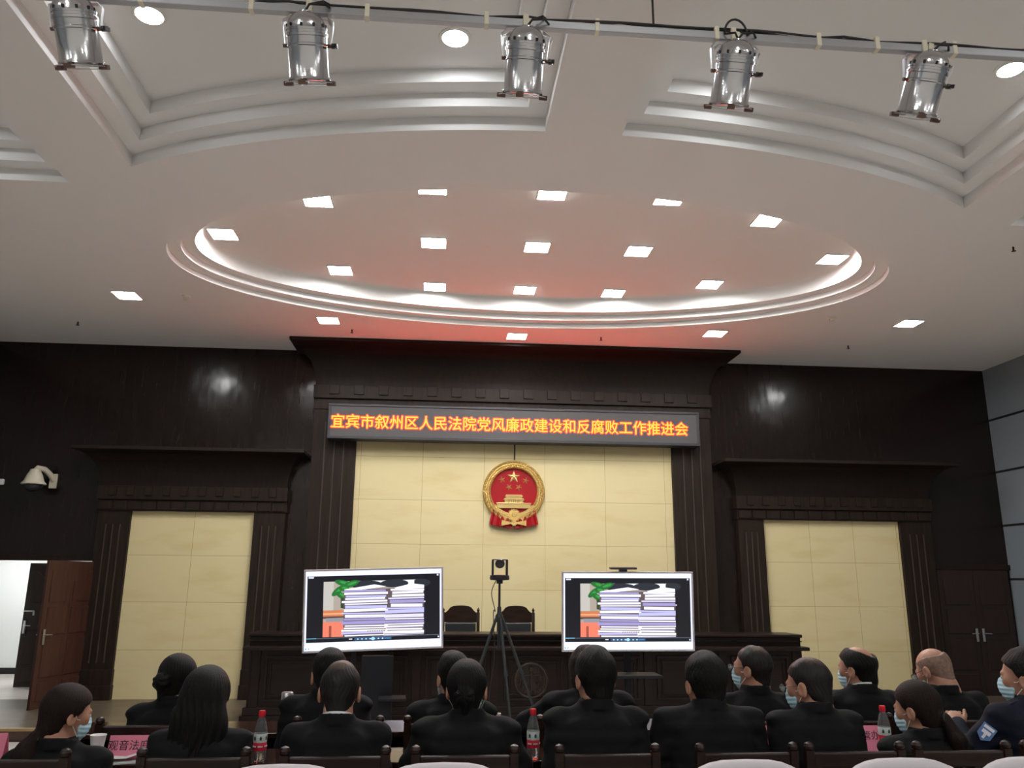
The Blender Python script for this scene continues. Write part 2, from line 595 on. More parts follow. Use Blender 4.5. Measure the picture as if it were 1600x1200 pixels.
def wall_surround(name, x0, x1, zf0, zf1, ztop, inner, offs, yb, label, ledge, dent, dent2=None, joint=(0, 0), stone=None):
    """pilasters, frieze with blocks, coved cornice and stone infill; x0..x1 frieze ends, inner = infill ends"""
    root = thing(name, label, 'wall surround')
    tag(root, kind='structure')
    yf = yb - 0.16
    fo, so = offs
    # infill
    jx, jz = joint                                # a crossing of block joints is the origin of the stone
    MB().box((inner[0] - 0.02 - jx, yb - 0.07, DZ - jz), (inner[1] + 0.02 - jx, yb + 0.0, zf0 + 0.02 - jz)).build('stone_infill', stone or M_STONE, root, loc=(jx, 0, jz))
    for a, b in ((x0 + 0.03, inner[0]), (inner[1], x1 - 0.03)):
        mb = MB().box((a, yf + 0.02, DZ), (b, yb, zf0))
        mb.box((a - 0.02, yf - 0.02, DZ), (b + 0.02, yb, DZ + 0.22), 0.008).box((a - 0.01, yf, DZ + 0.22), (b + 0.01, yb, DZ + 0.45), 0.006)
        w = b - a
        p = mb.build('pilaster', M_TRIMWOOD, root)
        g = MB()
        for k in range(3):
            x = a + w * (0.28 + 0.22 * k)
            g.box((x - 0.009, yf + 0.004, DZ + 0.55), (x + 0.009, yf + 0.03, zf0 - 0.22), 0.004)
        g.build('reeding', M_BEAD, p)
    # frieze of two bands
    zm = zf0 + (zf1 - zf0) * 0.45
    MB().box((x0, yf - 0.05, zm), (x1, yb, zf1), 0.006).box((x0 + 0.01, yf, zf0), (x1 - 0.01, yb, zm), 0.006).build('frieze', M_TRIMWOOD, root)
    g = MB()
    for k in range(dent):
        x = x0 + (x1 - x0) * (k + 0.85) / (dent + 0.7)
        w = (x1 - x0) / dent * 0.19
        g.box((x - w, yf - 0.075, zm + (zf1 - zm) * 0.30), (x + w, yf - 0.04, zf1), 0.004)
    g.build('frieze_blocks', M_TRIMWOOD, root)
    if dent2:
        g = MB()
        for k in range(dent2):
            x = x0 + (x1 - x0) * (k + 0.6) / (dent2 + 0.2)
            w = (x1 - x0) / dent2 * 0.44
            g.box((x - w, yf - 0.02, zf0 + 0.02), (x + w, yf + 0.01, zm - 0.02), 0.004)
        g.build('frieze_tiles', M_TRIMWOOD, root)
    # cove
    rings = []
    N = 12
    for i in range(N + 1):
        t = i / N
        h = zf1 + (ztop - ledge - zf1) * math.sin(t * PI / 2)
        o = 1 - math.cos(t * PI / 2)
        xa = x0 + 0.02 - (so[0]) * o
        xb = x1 - 0.02 + (so[1]) * o
        ya = yf - fo * o
        rings.append([(xa, yb, h), (xa, ya, h), (xb, ya, h), (xb, yb, h)])
    mb = MB()
    mb.loft(rings, False)
    xa, xb, ya = x0 - so[0], x1 + so[1], yf - fo
    mb.box((xa - 0.0, ya - 0.02, ztop - ledge), (xb + 0.0, yb, ztop), 0.0)
    mb.build('cornice', M_CORNICE, root, smooth=True, angle=35)
    return root


c_in = (at(557, 692, 13.9).x, at(1048.5, 700, 13.9).x)
wall_surround('trim_1', -2.29, 4.74, CAMZ + 2.85, CAMZ + 3.27, ZC - 0.004, c_in, (0.70, (0.34, 0.34)), YF,
              'tall dark wood surround with coved crown around the central stone panel', 0.05, 16, joint=(at(661, 714, 13.93).x, at(661, 714, 13.93).z))
l_in = (at(206, 800, 13.9).x, at(398, 803, 13.9).x)
wall_surround('trim_2', -5.66, -2.60, CAMZ + 1.07, CAMZ + 1.47, CAMZ + 2.06, l_in, (0.5, (0.33, 0.30)), YF,
              'dark wood surround with shelf cornice around the left stone panel', 0.05, 10, 13, joint=(at(299, 868, 13.93).x, at(299, 868, 13.93).z))
r_in = (at(1192, 817, 13.9).x, at(1404, 819, 13.9).x)
wall_surround('trim_3', 5.10, 8.68, CAMZ + 1.07, CAMZ + 1.47, CAMZ + 2.06, r_in, (0.5, (0.34, 0.31)), YF,
              'dark wood surround with shelf cornice around the right stone panel', 0.05, 12, 14, joint=(at(1268, 879, 13.93).x, at(1268, 879, 13.93).z), stone=M_STONEN)


# doors
def door_leaf(name, w, h, mwood, parent, xf, arch=True, cols=2):
    mb = MB()
    mb.box((0, -0.02, 0), (w, 0.02, h), 0.003, xf)
    lf = mb.build(name, mwood, parent)
    g = MB()
    cw = (w - 0.1 * (cols + 1)) / cols
    rows = [(0.10, 0.36), (0.42, 0.95), (1.02, 1.42), (1.50, h - 0.14)]
    for c in range(cols):
        a = 0.1 + c * (cw + 0.1)
        for ri, (z0, z1) in enumerate(rows):
            top = ri == 3 and arch
            for s in (-1, 1):
                y0, y1 = (-0.030, -0.018) if s < 0 else (0.018, 0.030)
                if not top:
                    g.box((a, y0, z0), (a + cw, y1, z1), 0.008, xf)
                else:
                    n = 8
                    q = [(a, z0), (a + cw, z0)]
                    for i in range(n + 1):
                        t = i / n
                        tt = 1 - t if c == 0 else t
                        q.append((a + cw * (1 - t), z1 - 0.16 * (0.5 - 0.5 * math.cos(PI * (tt if c else tt)))))
                    g.prism(q, y0, y1, xf)
    g.build('raised_panels', mwood, lf)
    return lf


def lever_handle(parent, x, z, s, xf, side=-1):
    g = MB()
    y = -0.03 * 1 if side < 0 else 0.03
    g.box((x - 0.022, min(y, y + side * 0.012), z - 0.11), (x + 0.022, max(y, y + side * 0.012), z + 0.11), 0.004, xf)
    p = [(x, y, z + 0.03), (x, y + side * 0.05, z + 0.03), (x + s * 0.03, y + side * 0.055, z + 0.03), (x + s * 0.12, y + side * 0.05, z + 0.025)]
    t = MB().tube(p, 0.009)
    g.add(t.v, t.f, xf)
    g.build('handle', M_STEEL, parent, smooth=True)


d1 = thing('door_1', 'reddish brown panelled door standing open at the left of the stage wall', 'door', (-5.60, 13.97, DZ + 0.003))
tag(d1, kind='structure')
ang = math.atan2(12.75 - 13.97, -5.86 + 5.60)
xf = Matrix.Rotation(ang, 4, 'Z')
lf = door_leaf('leaf', 1.16, 2.10, M_DOOR, d1, xf)
lever_handle(lf, 1.08, 1.0, -1, xf, -1)
lever_handle(lf, 1.08, 1.0, -1, xf, 1)
mb = MB()
mb.box((DX0 - 0.09, YF - 0.03, DZ), (DX0, YF + 0.18, DTOP + 0.09), 0.004).box((DX1, YF - 0.03, DZ), (DX1 + 0.09, YF + 0.18, DTOP + 0.09), 0.004)
mb.box((DX0, YF - 0.03, DTOP), (DX1, YF + 0.18, DTOP + 0.09), 0.004)
struct(mb.build('trim_4', M_TRIMWOOD), 'door frame of the open doorway')
d2 = thing('door_2', 'dark wooden door with silver lever inside the open doorway', 'door', (at(21, 1071, 15.5).x, 15.5, DZ))
tag(d2, kind='structure')
lf2 = door_leaf('leaf', 0.85, 2.10, M_DARKDOOR, d2, Matrix.Identity(4))
lever_handle(lf2, 0.055, 1.0, 1, Matrix.Identity(4), -1)
MB().box((0.02, -0.05, 1.26), (0.2, -0.03, 1.285), 0.004).box((0.17, -0.05, 1.20), (0.2, -0.03, 1.285), 0.004).build('bolt', M_STEEL, lf2)
d3 = thing('door_3', 'closed dark double door with silver levers at the right of the stage wall', 'door', (8.72, YF - 0.005, DZ))
tag(d3, kind='structure')
wL = (XR - 0.06 - 8.72) / 2
for k in range(2):
    xf = Matrix.Translation((k * wL, -0.02, 0))
    lf3 = door_leaf('leaf', wL - 0.006, 2.1, M_DARKDOOR, d3, xf, arch=False, cols=1)
    lever_handle(lf3, wL - 0.06 if k == 0 else 0.06, 1.0, -1 if k == 0 else 1, xf, -1)
struct(MB().box((8.64, YF - 0.05, DZ), (8.71, YF, DZ + 2.2), 0.004).box((8.71, YF - 0.05, DZ + 2.11), (XR, YF, DZ + 2.2), 0.004).build('trim_5', M_TRIMWOOD), 'frame of the closed double door')

# ================================================================== CEILING FITTINGS
def panel_light(x, y, z, label, group, lamp=None):
    r = thing('ceiling_light', label, 'ceiling light', (x, y, z), 0, group)
    s = 0.155
    f = MB()
    f.box((-s - 0.015, -s - 0.015, -0.012), (s + 0.015, -s, 0.0)).box((-s - 0.015, s, -0.012), (s + 0.015, s + 0.015, 0.0))
    f.box((-s - 0.015, -s, -0.012), (-s, s, 0.0)).box((s, -s, -0.012), (s + 0.015, s, 0.0))
    f.build('frame', M_WHITEPL, r)
    MB().box((-s, -s, -0.008), (s, s, 0.0)).build('diffuser', lamp or M_LAMP, r)
    return r


cx = OVC[0]
ROWS = [(8.27, (-1.35, 0, 1.35), 'row nearest the audience'), (8.72, (-2.68, 2.68), 'second row from the audience'),
        (9.80, (-4.02, -1.35, 0, 1.35, 4.02), 'middle row'), (10.90, (-2.68, 2.68), 'second row from the stage wall'),
        (11.42, (-1.35, 0, 1.35), 'row nearest the stage wall')]
NM = {2: ('left end', 'right end'), 3: ('left one', 'centre one', 'right one'), 5: ('far left one', 'left of centre', 'centre one', 'right of centre', 'far right one')}
for y, xs, nm in ROWS:
    for k, dx in enumerate(xs):
        panel_light(cx + dx, y, ZI, 'square lit panel in the oval recess, %s, %s' % (nm, NM[len(xs)][k]), 'square lights in the oval recess')
for x, y, nm in ((-4.60, 11.35, 'left of the oval recess near the stage wall'), (-1.87, 12.2, 'between oval recess and crown, on its left'),
                 (1.13, 12.72, 'against the crown over the red sign'), (4.32, 12.22, 'between oval recess and crown, on its right'),
                 (7.12, 11.38, 'right of the oval recess near the stage wall')):
    panel_light(x, y, ZC, 'square lit ceiling panel ' + nm, 'square lights around the oval recess', M_LAMPC if y > 12 else M_LAMP)


def downlight(x, y, z, label):
    r = thing('downlight', label, 'ceiling light', (x, y, z), 0, 'round downlights in the coffers')
    MB().lathe([(0.105, 0.0), (0.105, -0.012), (0.135, -0.010), (0.135, 0.0)], 28, caps=False).build('trim_ring', M_WHITEPL, r, smooth=True)
    MB().lathe([(0.105, -0.001), (0.105, -0.008), (0.0005, -0.012)], 28, caps=False).build('diffuser', M_DOWN, r, smooth=True)


downlight(-2.42, 5.72, ZK, 'round lit downlight in the left coffer, above the two left spotlights')
downlight(-0.01, 5.77, ZK, 'round lit downlight in the left coffer beside the dividing beam')
downlight(2.39, 5.75, ZK, 'added round lit downlight hidden behind the fourth spotlight')  # hidden lamp added at the row's spacing to keep the light even
downlight(4.77, 5.73, ZK, 'round lit downlight in the right coffer at the picture edge')
downlight(-4.95, 7.05, ZK, 'round lit downlight in the far left coffer')
downlight(7.25, 7.05, ZK, 'round lit downlight in the far right coffer')
for y in (0.6, -2.2):  # out of view; panels added to give the room light
    for x in (-5.4, -2.6, 1.15, 4.9, 7.8):
        panel_light(x, y, ZC, 'unseen square ceiling panel added to light the rear of the room', 'added unseen square lights at the rear')
panel_light(-8.5, 16.4, 2.85, 'square lit panel on the corridor ceiling', 'corridor light')
panel_light(-7.0, 15.6, 2.85, 'square lit panel on the corridor ceiling', 'corridor light')


def smoke_detector(u, v, label):
    d = ray(u, v)
    d = d * 3.93 / d[2]
    r = thing('smoke_detector', label, 'smoke detector', (d[0], d[1], ZC))
    MB().lathe([(0.06, 0), (0.06, -0.012), (0.05, -0.018)], 20).build('base', M_WHITEPL, r, smooth=True)
    MB().lathe([(0.04, -0.016), (0.042, -0.04), (0.02, -0.055)], 20).build('sensor_head', M_IVORY, r, smooth=True)


smoke_detector(291, 463, 'white smoke detector left of the oval recess')
smoke_detector(1300, 497, 'white smoke detector right of the oval recess')


def sprinkler(u, v, label):
    d = ray(u, v)
    d = d * 3.93 / d[2]
    r = thing('sprinkler', label, 'sprinkler', (d[0], d[1], ZC), 0, 'ceiling sprinklers')
    MB().cyl((0, 0, 0), (0, 0, -0.05), 0.012, 0.010).build('stem', M_BLACKPL, r)
    MB().cyl((0, 0, -0.05), (0, 0, -0.056), 0.025, 0.025).build('deflector', M_BLACKPL, r)


sprinkler(122, 503, 'small dark sprinkler on the left ceiling over the side panel')
sprinkler(550, 515, 'small dark sprinkler left of the light over the sign')
sprinkler(939, 527, 'small dark sprinkler right of the light over the sign')
sprinkler(1583, 386, 'small dark sprinkler near the right picture edge')
sprinkler(1325, 540, 'small dark sprinkler over the right side panel')

# ------------------------------------------------------------------ lighting bar and spotlights
BY, BZ = 3.56, CAMZ + 2.765
bar = thing('lighting_bar', 'long grey metal bar hung across the ceiling for the spotlights', 'lighting bar', (0.6, BY, BZ))
MB().box((-4.2, -0.02, -0.022), (4.2, 0.02, 0.022), 0.004).build('rail', M_GALV, bar)
g = MB()
pts = [(-4.2 + 0.12 * i, -0.0 + 0.012 * math.sin(i * 1.3), 0.032 + 0.010 * math.sin(i * 0.9) ** 2) for i in range(71)]
g.tube(pts, 0.007)
pts = [(-4.2 + 0.12 * i, -0.012 + 0.01 * math.sin(i * 0.8 + 1), 0.030 + 0.016 * max(0, math.sin(i * 0.35))) for i in range(71)]
g.tube(pts, 0.006)
g.build('power_cable', M_CABLE, bar, smooth=True)
for x in (-2.15, -1.05, -0.45, 0.12, 0.75, 1.30, 1.62, 2.05, -1.62):
    MB().box((x - 0.012, -0.024, -0.026), (x + 0.012, 0.024, 0.05), 0.003).build('tape', M_TAPE, bar)
for x in (-2.4, 0.42, 3.2):
    tag(MB().tube([(x, 0, 0.02), (x - 0.004, 0.0, 0.7), (x, 0, ZK - BZ)], 0.006).build('suspension_wire', M_CABLE, None, loc=(0.6, BY, BZ)),
        'thin dark wire holding the lighting bar' + (' between third and fourth spotlight' if abs(x - 0.42) < 0.1 else ' near its left end' if x < 0 else ' near its right end'), 'wire', 'bar suspension wires')


def make_par():
    r = thing('spotlight', 'polished aluminium spotlight can', 'spotlight')
    # local frame: pivot at origin, can axis along -Z (front down)
    rad = 0.097
    MB().lathe([(rad, 0.05), (rad, 0.035), (rad + 0.006, 0.032), (rad + 0.006, 0.018), (rad, 0.015), (rad, -0.02), (rad + 0.005, -0.024), (rad + 0.005, -0.034), (rad, -0.038),
                (rad, -0.20), (rad + 0.004, -0.205), (rad + 0.008, -0.214), (rad + 0.004, -0.223), (rad - 0.004, -0.225), (rad - 0.008, -0.20), (rad - 0.008, 0.0)], 40, caps=False).build('can_body', M_CHROME, r, smooth=True)
    MB().lathe([(rad + 0.003, 0.05), (rad + 0.003, 0.062), (rad - 0.001, 0.066), (rad - 0.004, 0.085), (rad - 0.014, 0.11), (rad - 0.032, 0.134), (rad - 0.056, 0.148), (0.03, 0.152), (0.028, 0.158), (0.001, 0.158)], 40, caps=False).build('rear_dome', M_CHROME, r, smooth=True)
    for k in range(10):
        a = 2 * PI * k / 10 + 0.2
        MB().box((rad - 0.008, -0.006, 0.068), (rad + 0.0005, 0.006, 0.084), 0, Matrix.Rotation(a, 4, 'Z')).build('vent_slot', M_BLACKPL, r)
    MB().lathe([(0.001, -0.19), (rad - 0.01, -0.2)], 32, caps=False).build('lamp_face', M_BLACKGL, r)
    g = MB()
    n = 24
    g.tube([((rad + 0.03) * math.cos(2 * PI * k / n) * (0.94 if k % 8 else 1), (rad + 0.03) * math.sin(2 * PI * k / n) * (0.94 if k % 8 else 1), -0.232) for k in range(n)], 0.0035, 6, True)
    g.build('colour_frame', M_STEEL, r, smooth=True)
    for a in (-100, -5, 172):
        MB().box((rad - 0.01, -0.018, -0.248), (rad + 0.032, 0.018, -0.222), 0.003, Matrix.Rotation(R(a), 4, 'Z')).build('gel_clip', M_RUST, r)
    for s in (-1, 1):
        g = MB().cyl((s * rad, 0, -0.03), (s * (rad + 0.022), 0, -0.03), 0.011)
        kn = g.build('pivot_bolt', M_RUST, r)
        if s > 0:
            g = MB().cyl((rad + 0.022, 0, -0.03), (rad + 0.05, 0, -0.03), 0.016, 0.014, 10)
            g.box((rad + 0.036, -0.035, -0.042), (rad + 0.05, 0.035, -0.018), 0.004)
            g.build('knob', M_BLACKPL, kn)
    for ch in r.children_recursive:
        ch.data.transform(Matrix.Diagonal((1, 1, 0.86, 1)))
    return r


par0 = make_par()
PARS = [(at(118, 36, BY), 30, 4, 'leftmost of the five, cut by the top edge'), (at(480, 63, BY), 30, 3, 'second from left'),
        (at(821, 85, BY), 30, -2, 'middle one of the five'), (at(1147, 105, BY), 30, -2, 'fourth from left, with a cable loop on top'),
        (at(1447, 121, BY), 30, -7, 'rightmost of the five')]
for i, (p, tilt, lean, nm) in enumerate(PARS):
    o = par0 if i == 0 else copy_tree(par0)
    o.location = p
    o.rotation_euler = (R(tilt), R(-lean), 0)
    o['label'] = 'polished aluminium spotlight can on the bar, ' + nm
    o['group'] = 'spotlight cans on the bar'
    # yoke stays upright from the bar to the pivots: built per can in the can's own frame
    inv = (Matrix.Translation(p) @ o.rotation_euler.to_matrix().to_4x4()).inverted()
    w = 0.112
    piv = [Vector((s * w, 0, -0.0258)) for s in (-1, 1)]
    fw = inv.inverted()
    a, b = fw @ piv[0], fw @ piv[1]
    zt = BZ - 0.035
    yk = MB()
    path = [a, Vector((a.x - 0.012, BY - 0.02, (a.z + zt) / 2 + 0.03)), Vector((a.x + 0.0, BY, zt - 0.02)), Vector((a.x + 0.02, BY, zt)), Vector((b.x - 0.02, BY, zt)), Vector((b.x, BY, zt - 0.02)), Vector((b.x + 0.012, BY - 0.02, (b.z + zt) / 2 + 0.03)), b]
    rings = []
    for k_, q0 in enumerate(path):
        d = path[min(k_ + 1, len(path) - 1)] - path[max(k_ - 1, 0)]
        nn = Vector((d.z, 0, -d.x)).normalized() * 0.0025
        yv = Vector((0, 0.0125, 0))
        rings.append([inv @ (q0 + nn + yv), inv @ (q0 + nn - yv), inv @ (q0 - nn - yv), inv @ (q0 - nn + yv)])
    yk.loft(rings, True, True, True)
    yk.build('yoke', M_STEEL, o)
    hk = MB().box((-0.014, -0.03, -0.02), (0.014, 0.03, 0.075), 0.004, inv @ Matrix.Translation((p.x, BY, BZ - 0.03)))
    hk.build('clamp', M_TAPE, o)
    top = Vector((0, 0, 0.134))
    t2 = inv @ Vector((p.x + 0.10, BY - 0.02, BZ + 0.03))
    if i == 3:
        cpts = [top, top + Vector((-0.02, 0, 0.03))] + [inv @ (Vector((p.x + 0.01 - 0.06 * math.cos(a_), BY - 0.03, BZ + 0.0 + 0.09 * math.sin(a_)))) for a_ in [PI * k / 10 for k in range(11)]] + [t2]
    else:
        cpts = [top, top + Vector((0.02, 0, 0.03)), (top + t2) / 2 + Vector((0.03, 0, 0.03)), t2]
    MB().tube(cpts, 0.006).build('supply_cord', M_CABLE, o, smooth=True)

# dome camera on the wall
pc = at(84, 752, YF)
dc = thing('dome_camera', 'ivory dome security camera on a bracket on the dark left wall', 'security camera', (pc.x, YF, pc.z))
MB().box((-0.06, -0.03, -0.12), (0.06, 0.0, 0.12), 0.008).build('wall_plate', M_IVORY, dc)
MB().tube([(0, -0.02, 0.02), (-0.02, -0.12, 0.10), (-0.07, -0.22, 0.17), (-0.14, -0.30, 0.18), (-0.16, -0.32, 0.13)], 0.045, 14).build('arm', M_IVORY, dc, smooth=True)
T = Matrix.Translation((-0.16, -0.32, 0))
MB().lathe([(0.05, 0.16), (0.075, 0.15), (0.085, 0.12), (0.115, 0.06), (0.15, -0.04), (0.185, -0.075), (0.185, -0.09), (0.15, -0.092)], 32, T).build('housing', M_IVORY, dc, smooth=True)
MB().lathe([(0.14, -0.09), (0.138, -0.12), (0.12, -0.16), (0.08, -0.195), (0.001, -0.21)], 28, T).build('dome', M_BLACKGL, dc, smooth=True)
pc2 = at(-9, 752, 13.9)
dc2 = thing('wall_sensor', 'small white sensor at the left picture edge on the dark wall', 'sensor', (pc2.x, YF, pc2.z))
MB().box((-0.07, -0.06, -0.05), (0.12, 0.0, 0.05), 0.02).build('case', M_WHITEPL, dc2)

# ------------------------------------------------------------------ LED sign
YL = 13.6
q = [at(515, 628, YL), at(1093, 647, YL), at(1092, 697, YL), at(510, 685, YL)]
lx0, lx1 = (q[0].x + q[3].x) / 2, (q[1].x + q[2].x) / 2
lz0, lz1 = (q[2].z + q[3].z) / 2, (q[0].z + q[1].z) / 2
sgn = thing('display_sign', 'long grey display board with glowing orange characters above the stone panel', 'sign', ((lx0 + lx1) / 2, YL, lz0))
W, H = lx1 - lx0, lz1 - lz0
MB().box((-W / 2, 0.02, 0), (W / 2, 0.25, H)).box((-W / 2, -0.02, 0), (W / 2, 0.02, 0.05), 0.006).box((-W / 2, -0.02, H - 0.04), (W / 2, 0.02, H), 0.006)\
    .box((-W / 2, -0.02, 0.05), (-W / 2 + 0.045, 0.02, H - 0.04), 0.006).box((W / 2 - 0.045, -0.02, 0.05), (W / 2, 0.02, H - 0.04), 0.006).build('frame', M_LEDFRAME, sgn)
scr = MB().box((-W / 2 + 0.045, -0.004, 0.05), (W / 2 - 0.045, 0.02, H - 0.04)).build('display_face', M_LEDGREY, sgn)
TXT = '宜宾市叙州区人民法院党风廉政建设和反腐败工作推进会'
tw = (at(1079, 668, YL).x - at(523, 655, YL).x)
for nm, y, m_, sh in (('characters', -0.012, M_LEDTXT, (-0.003, 0.003)), ('character_halo', -0.008, M_LEDGLOW, (-0.010, 0.010))):
    t = text_mesh(nm, TXT, tw / 25.0, m_, sgn, 0.0, 0.0)
    xs = [p.co.x for p in t.data.vertices]
    zs = [p.co.z for p in t.data.vertices]
    sx = tw / (max(xs) - min(xs))
    t.data.transform(Matrix.Translation((-(max(xs) + min(xs)) / 2, 0, -(max(zs) + min(zs)) / 2)))
    t.data.transform(Matrix.Diagonal((sx, 1, sx * 1.02, 1)))
    # thicken the strokes with shifted copies of themselves inside the same mesh
    vv = [p.co.copy() for p in t.data.vertices]
    ff = [tuple(p.vertices) for p in t.data.polygons]
    tm = MB()
    for k_, (ax_, az_) in enumerate(((sh[0], 0), (sh[1], 0), (0, sh[0]), (0, sh[1]))):
        tm.add([(p.x + ax_, -0.0002 * k_, p.z + az_) for p in vv], ff)
    bpy.data.objects.remove(t)
    t = tm.build(nm, m_, sgn)
    t.location = ((at(801, 661, YL).x - sgn.location.x), y, H * 0.5)
g = MB().tube([(0.02, 0, 0), (0.022, 0, -0.20), (0.02, 0, -0.36)], 0.012, 8)
tag(g.build('hanging_wire', M_CABLE, None, loc=(1.19, YF - 0.10, lz0 + 0.1)), 'dark hanging wire between the sign and the round emblem', 'wire')

# ------------------------------------------------------------------ emblem
pe = at(803, 768, 13.87)
em = thing('emblem', 'round red and gold emblem with five stars on the stone panel', 'emblem', (pe.x, YF - 0.07, pe.z))
RO = 0.535
n = 64
ringm = MB()
rings = []
for k in range(n + 1):
    a = 2 * PI * k / n
    c_, s_ = math.cos(a), math.sin(a)
    rings.append([(RO * c_, 0.0, RO * s_), (RO * c_, -0.04, RO * s_), ((RO - 0.015) * c_, -0.066, (RO - 0.015) * s_), ((RO - 0.075) * c_, -0.078, (RO - 0.075) * s_), ((RO - 0.13) * c_, -0.070, (RO - 0.13) * s_), ((RO - 0.14) * c_, -0.03, (RO - 0.14) * s_), ((RO - 0.14) * c_, 0, (RO - 0.14) * s_)])
ringm.loft(rings, False)
ringm.build('wheat_ring', M_GOLD, em, smooth=True)
g = MB()
for k in range(170):                               # ears of grain laid around the ring
    a = R(-62 + 304 * k / 169)
    rr = RO - 0.072 + (0.042, 0.0, -0.042)[k % 3]
    tang = a + PI / 2 + (0.5, 0.0, -0.5)[k % 3] * (1 if a < PI / 2 else -1)
    mtx = Matrix.Translation((rr * math.cos(a), -0.078, rr * math.sin(a))) @ Matrix.Rotation(-tang, 4, 'Y') @ Matrix.Diagonal((0.034, 0.016, 0.015, 1))
    g.add([(1, 0, 0), (-1, 0, 0), (0, -1, 0), (0, 1, 0), (0, 0, 1), (0, 0, -1)], [(0, 4, 2), (4, 1, 2), (1, 5, 2), (5, 0, 2)], mtx)
g.build('grain', M_GOLDS, em)
for s in (-1, 1):
    MB().tube([(s * 0.40, -0.075, 0.12), (s * 0.525, -0.075, 0.0), (s * 0.42, -0.075, -0.10)], 0.011, 6).build('chevron', M_GOLDS, em)
MB().lathe([(0.0005, -0.03), (RO - 0.135, -0.03), (RO - 0.135, 0.0)], 64, Matrix.Rotation(R(90), 4, 'X') @ Matrix.Diagonal((1, 1, -1, 1)), caps=False).build('red_field', M_RED, em)
g = MB()


def star(cx_, cz_, r, rot=0.0):
    vs = [(cx_, -0.03 - 0.022, cz_)]
    for k in range(10):
        a = R(90 + 36 * k) + rot
        rr = r if k % 2 == 0 else r * 0.39
        vs.append((cx_ + rr * math.cos(a), -0.031, cz_ + rr * math.sin(a)))
    return MB().add(vs, [(0, 1 + k, 1 + (k + 1) % 10) for k in range(10)])


star(0.0, 0.255, 0.115).build('star', M_GOLDS, em)
for x_, z_, ro in ((-0.205, 0.205, 0.25), (0.205, 0.195, -0.25), (-0.085, 0.075, 0.5), (0.085, 0.075, -0.5)):
    star(x_, z_, 0.062, ro).build('star', M_GOLDS, em)
g = MB()
g.prism([(-0.285, -0.285), (0.285, -0.285), (0.285, -0.262), (0.295, -0.205), (-0.295, -0.205), (-0.285, -0.262)], -0.075, -0.03)
g.box((-0.30, -0.085, -0.215), (0.30, -0.03, -0.195), 0.004)
g.box((-0.165, -0.075, -0.195), (0.165, -0.03, -0.14), 0.004)
for k in range(9):
    g.cyl((-0.15 + 0.0375 * k, -0.078, -0.195), (-0.15 + 0.0375 * k, -0.078, -0.14), 0.008)
g.prism([(-0.18, -0.145), (0.18, -0.145), (0.165, -0.115), (-0.165, -0.115)], -0.09, -0.03)
g.box((-0.14, -0.075, -0.115), (0.14, -0.03, -0.085), 0.003)
g.prism([(-0.155, -0.09), (0.155, -0.09), (0.135, -0.055), (-0.135, -0.055)], -0.085, -0.03)
g.build('gate_relief', M_GOLDS, em)
# ribbon, gear, sash
g = MB()
rr = RO - 0.11
rows = []
for k in range(21):
    a = R(-142 + 104 * k / 20)
    rows.append([((rr + d) * math.cos(a), -0.088, (rr + d) * math.sin(a) + 0.02) for d in (-0.028, 0.028)] + [((rr + d) * math.cos(a), -0.05, (rr + d) * math.sin(a) + 0.02) for d in (0.028, -0.028)])
g.loft(rows, True, True, True)
g.build('lower_wreath', M_GOLD, em)
g = MB()
nT = 24
gp = []
for k in range(nT * 2):
    a = PI * k / nT
    rr = 0.115 if k % 2 else 0.09
    gp.append((rr * math.cos(a), -0.405 + rr * math.sin(a)))
g.prism(gp, -0.10, -0.05)
g.lathe([(0.001, 0.108), (0.03, 0.108), (0.05, 0.09)], 20, Matrix.Translation((0, 0, -0.405)) @ Matrix.Rotation(R(90), 4, 'X'))
g.build('gear', M_GOLD, em, smooth=True)
for s in (-1, 1):
    rows = []
    for k in range(15):                            # pleated hanging cloth
        t = k / 14
        xt, xb = s * (0.02 + 0.345 * t), s * (0.03 + 0.39 * t)
        zt = -0.43 + 0.14 * t ** 1.6
        zb = -0.635 + 0.075 * t + 0.008 * math.sin(k * 2.4)
        yy = -0.075 - 0.016 * math.cos(k * 1.9) * (0.3 + t)
        rows.append([(xt, yy + 0.01, zt), ((xt + xb) / 2, yy, (zt + zb) / 2), (xb, yy - 0.012, zb), (xb, yy + 0.05, zb), (xt, yy + 0.05, zt)])
    MB().loft(rows, True, True, True).build('red_drape', M_RED, em, smooth=True, angle=30)
    MB().prism([(s * 0.03, -0.525), (s * 0.21, -0.49), (s * 0.21, -0.585), (s * 0.03, -0.55)], -0.115, -0.09).build('gold_sash', M_GOLD, em)
rows = [[(x_, -0.115, -0.425 - 0.10 * (1 - (abs(x_) / 0.3)) + 0.10 - 0.02), (x_, -0.115, -0.465 - 0.10 * (1 - (abs(x_) / 0.3)) + 0.10), (x_, -0.07, -0.465 - 0.10 * (1 - (abs(x_) / 0.3)) + 0.10)] for x_ in [-0.3 + 0.05 * k for k in range(13)]]
g = MB()
for k in range(9):
    pass
knot = []
for k in range(16):
    a = PI * k / 8
    rr = 0.055 if k % 2 else 0.042
    knot.append((rr * math.cos(a), -0.54 + rr * math.sin(a)))
MB().prism(knot, -0.125, -0.09).build('lower_gear', M_GOLD, em)

# ================================================================== STAGE FURNITURE
def gx(u, v, Y):
    return at(u, v, Y).x


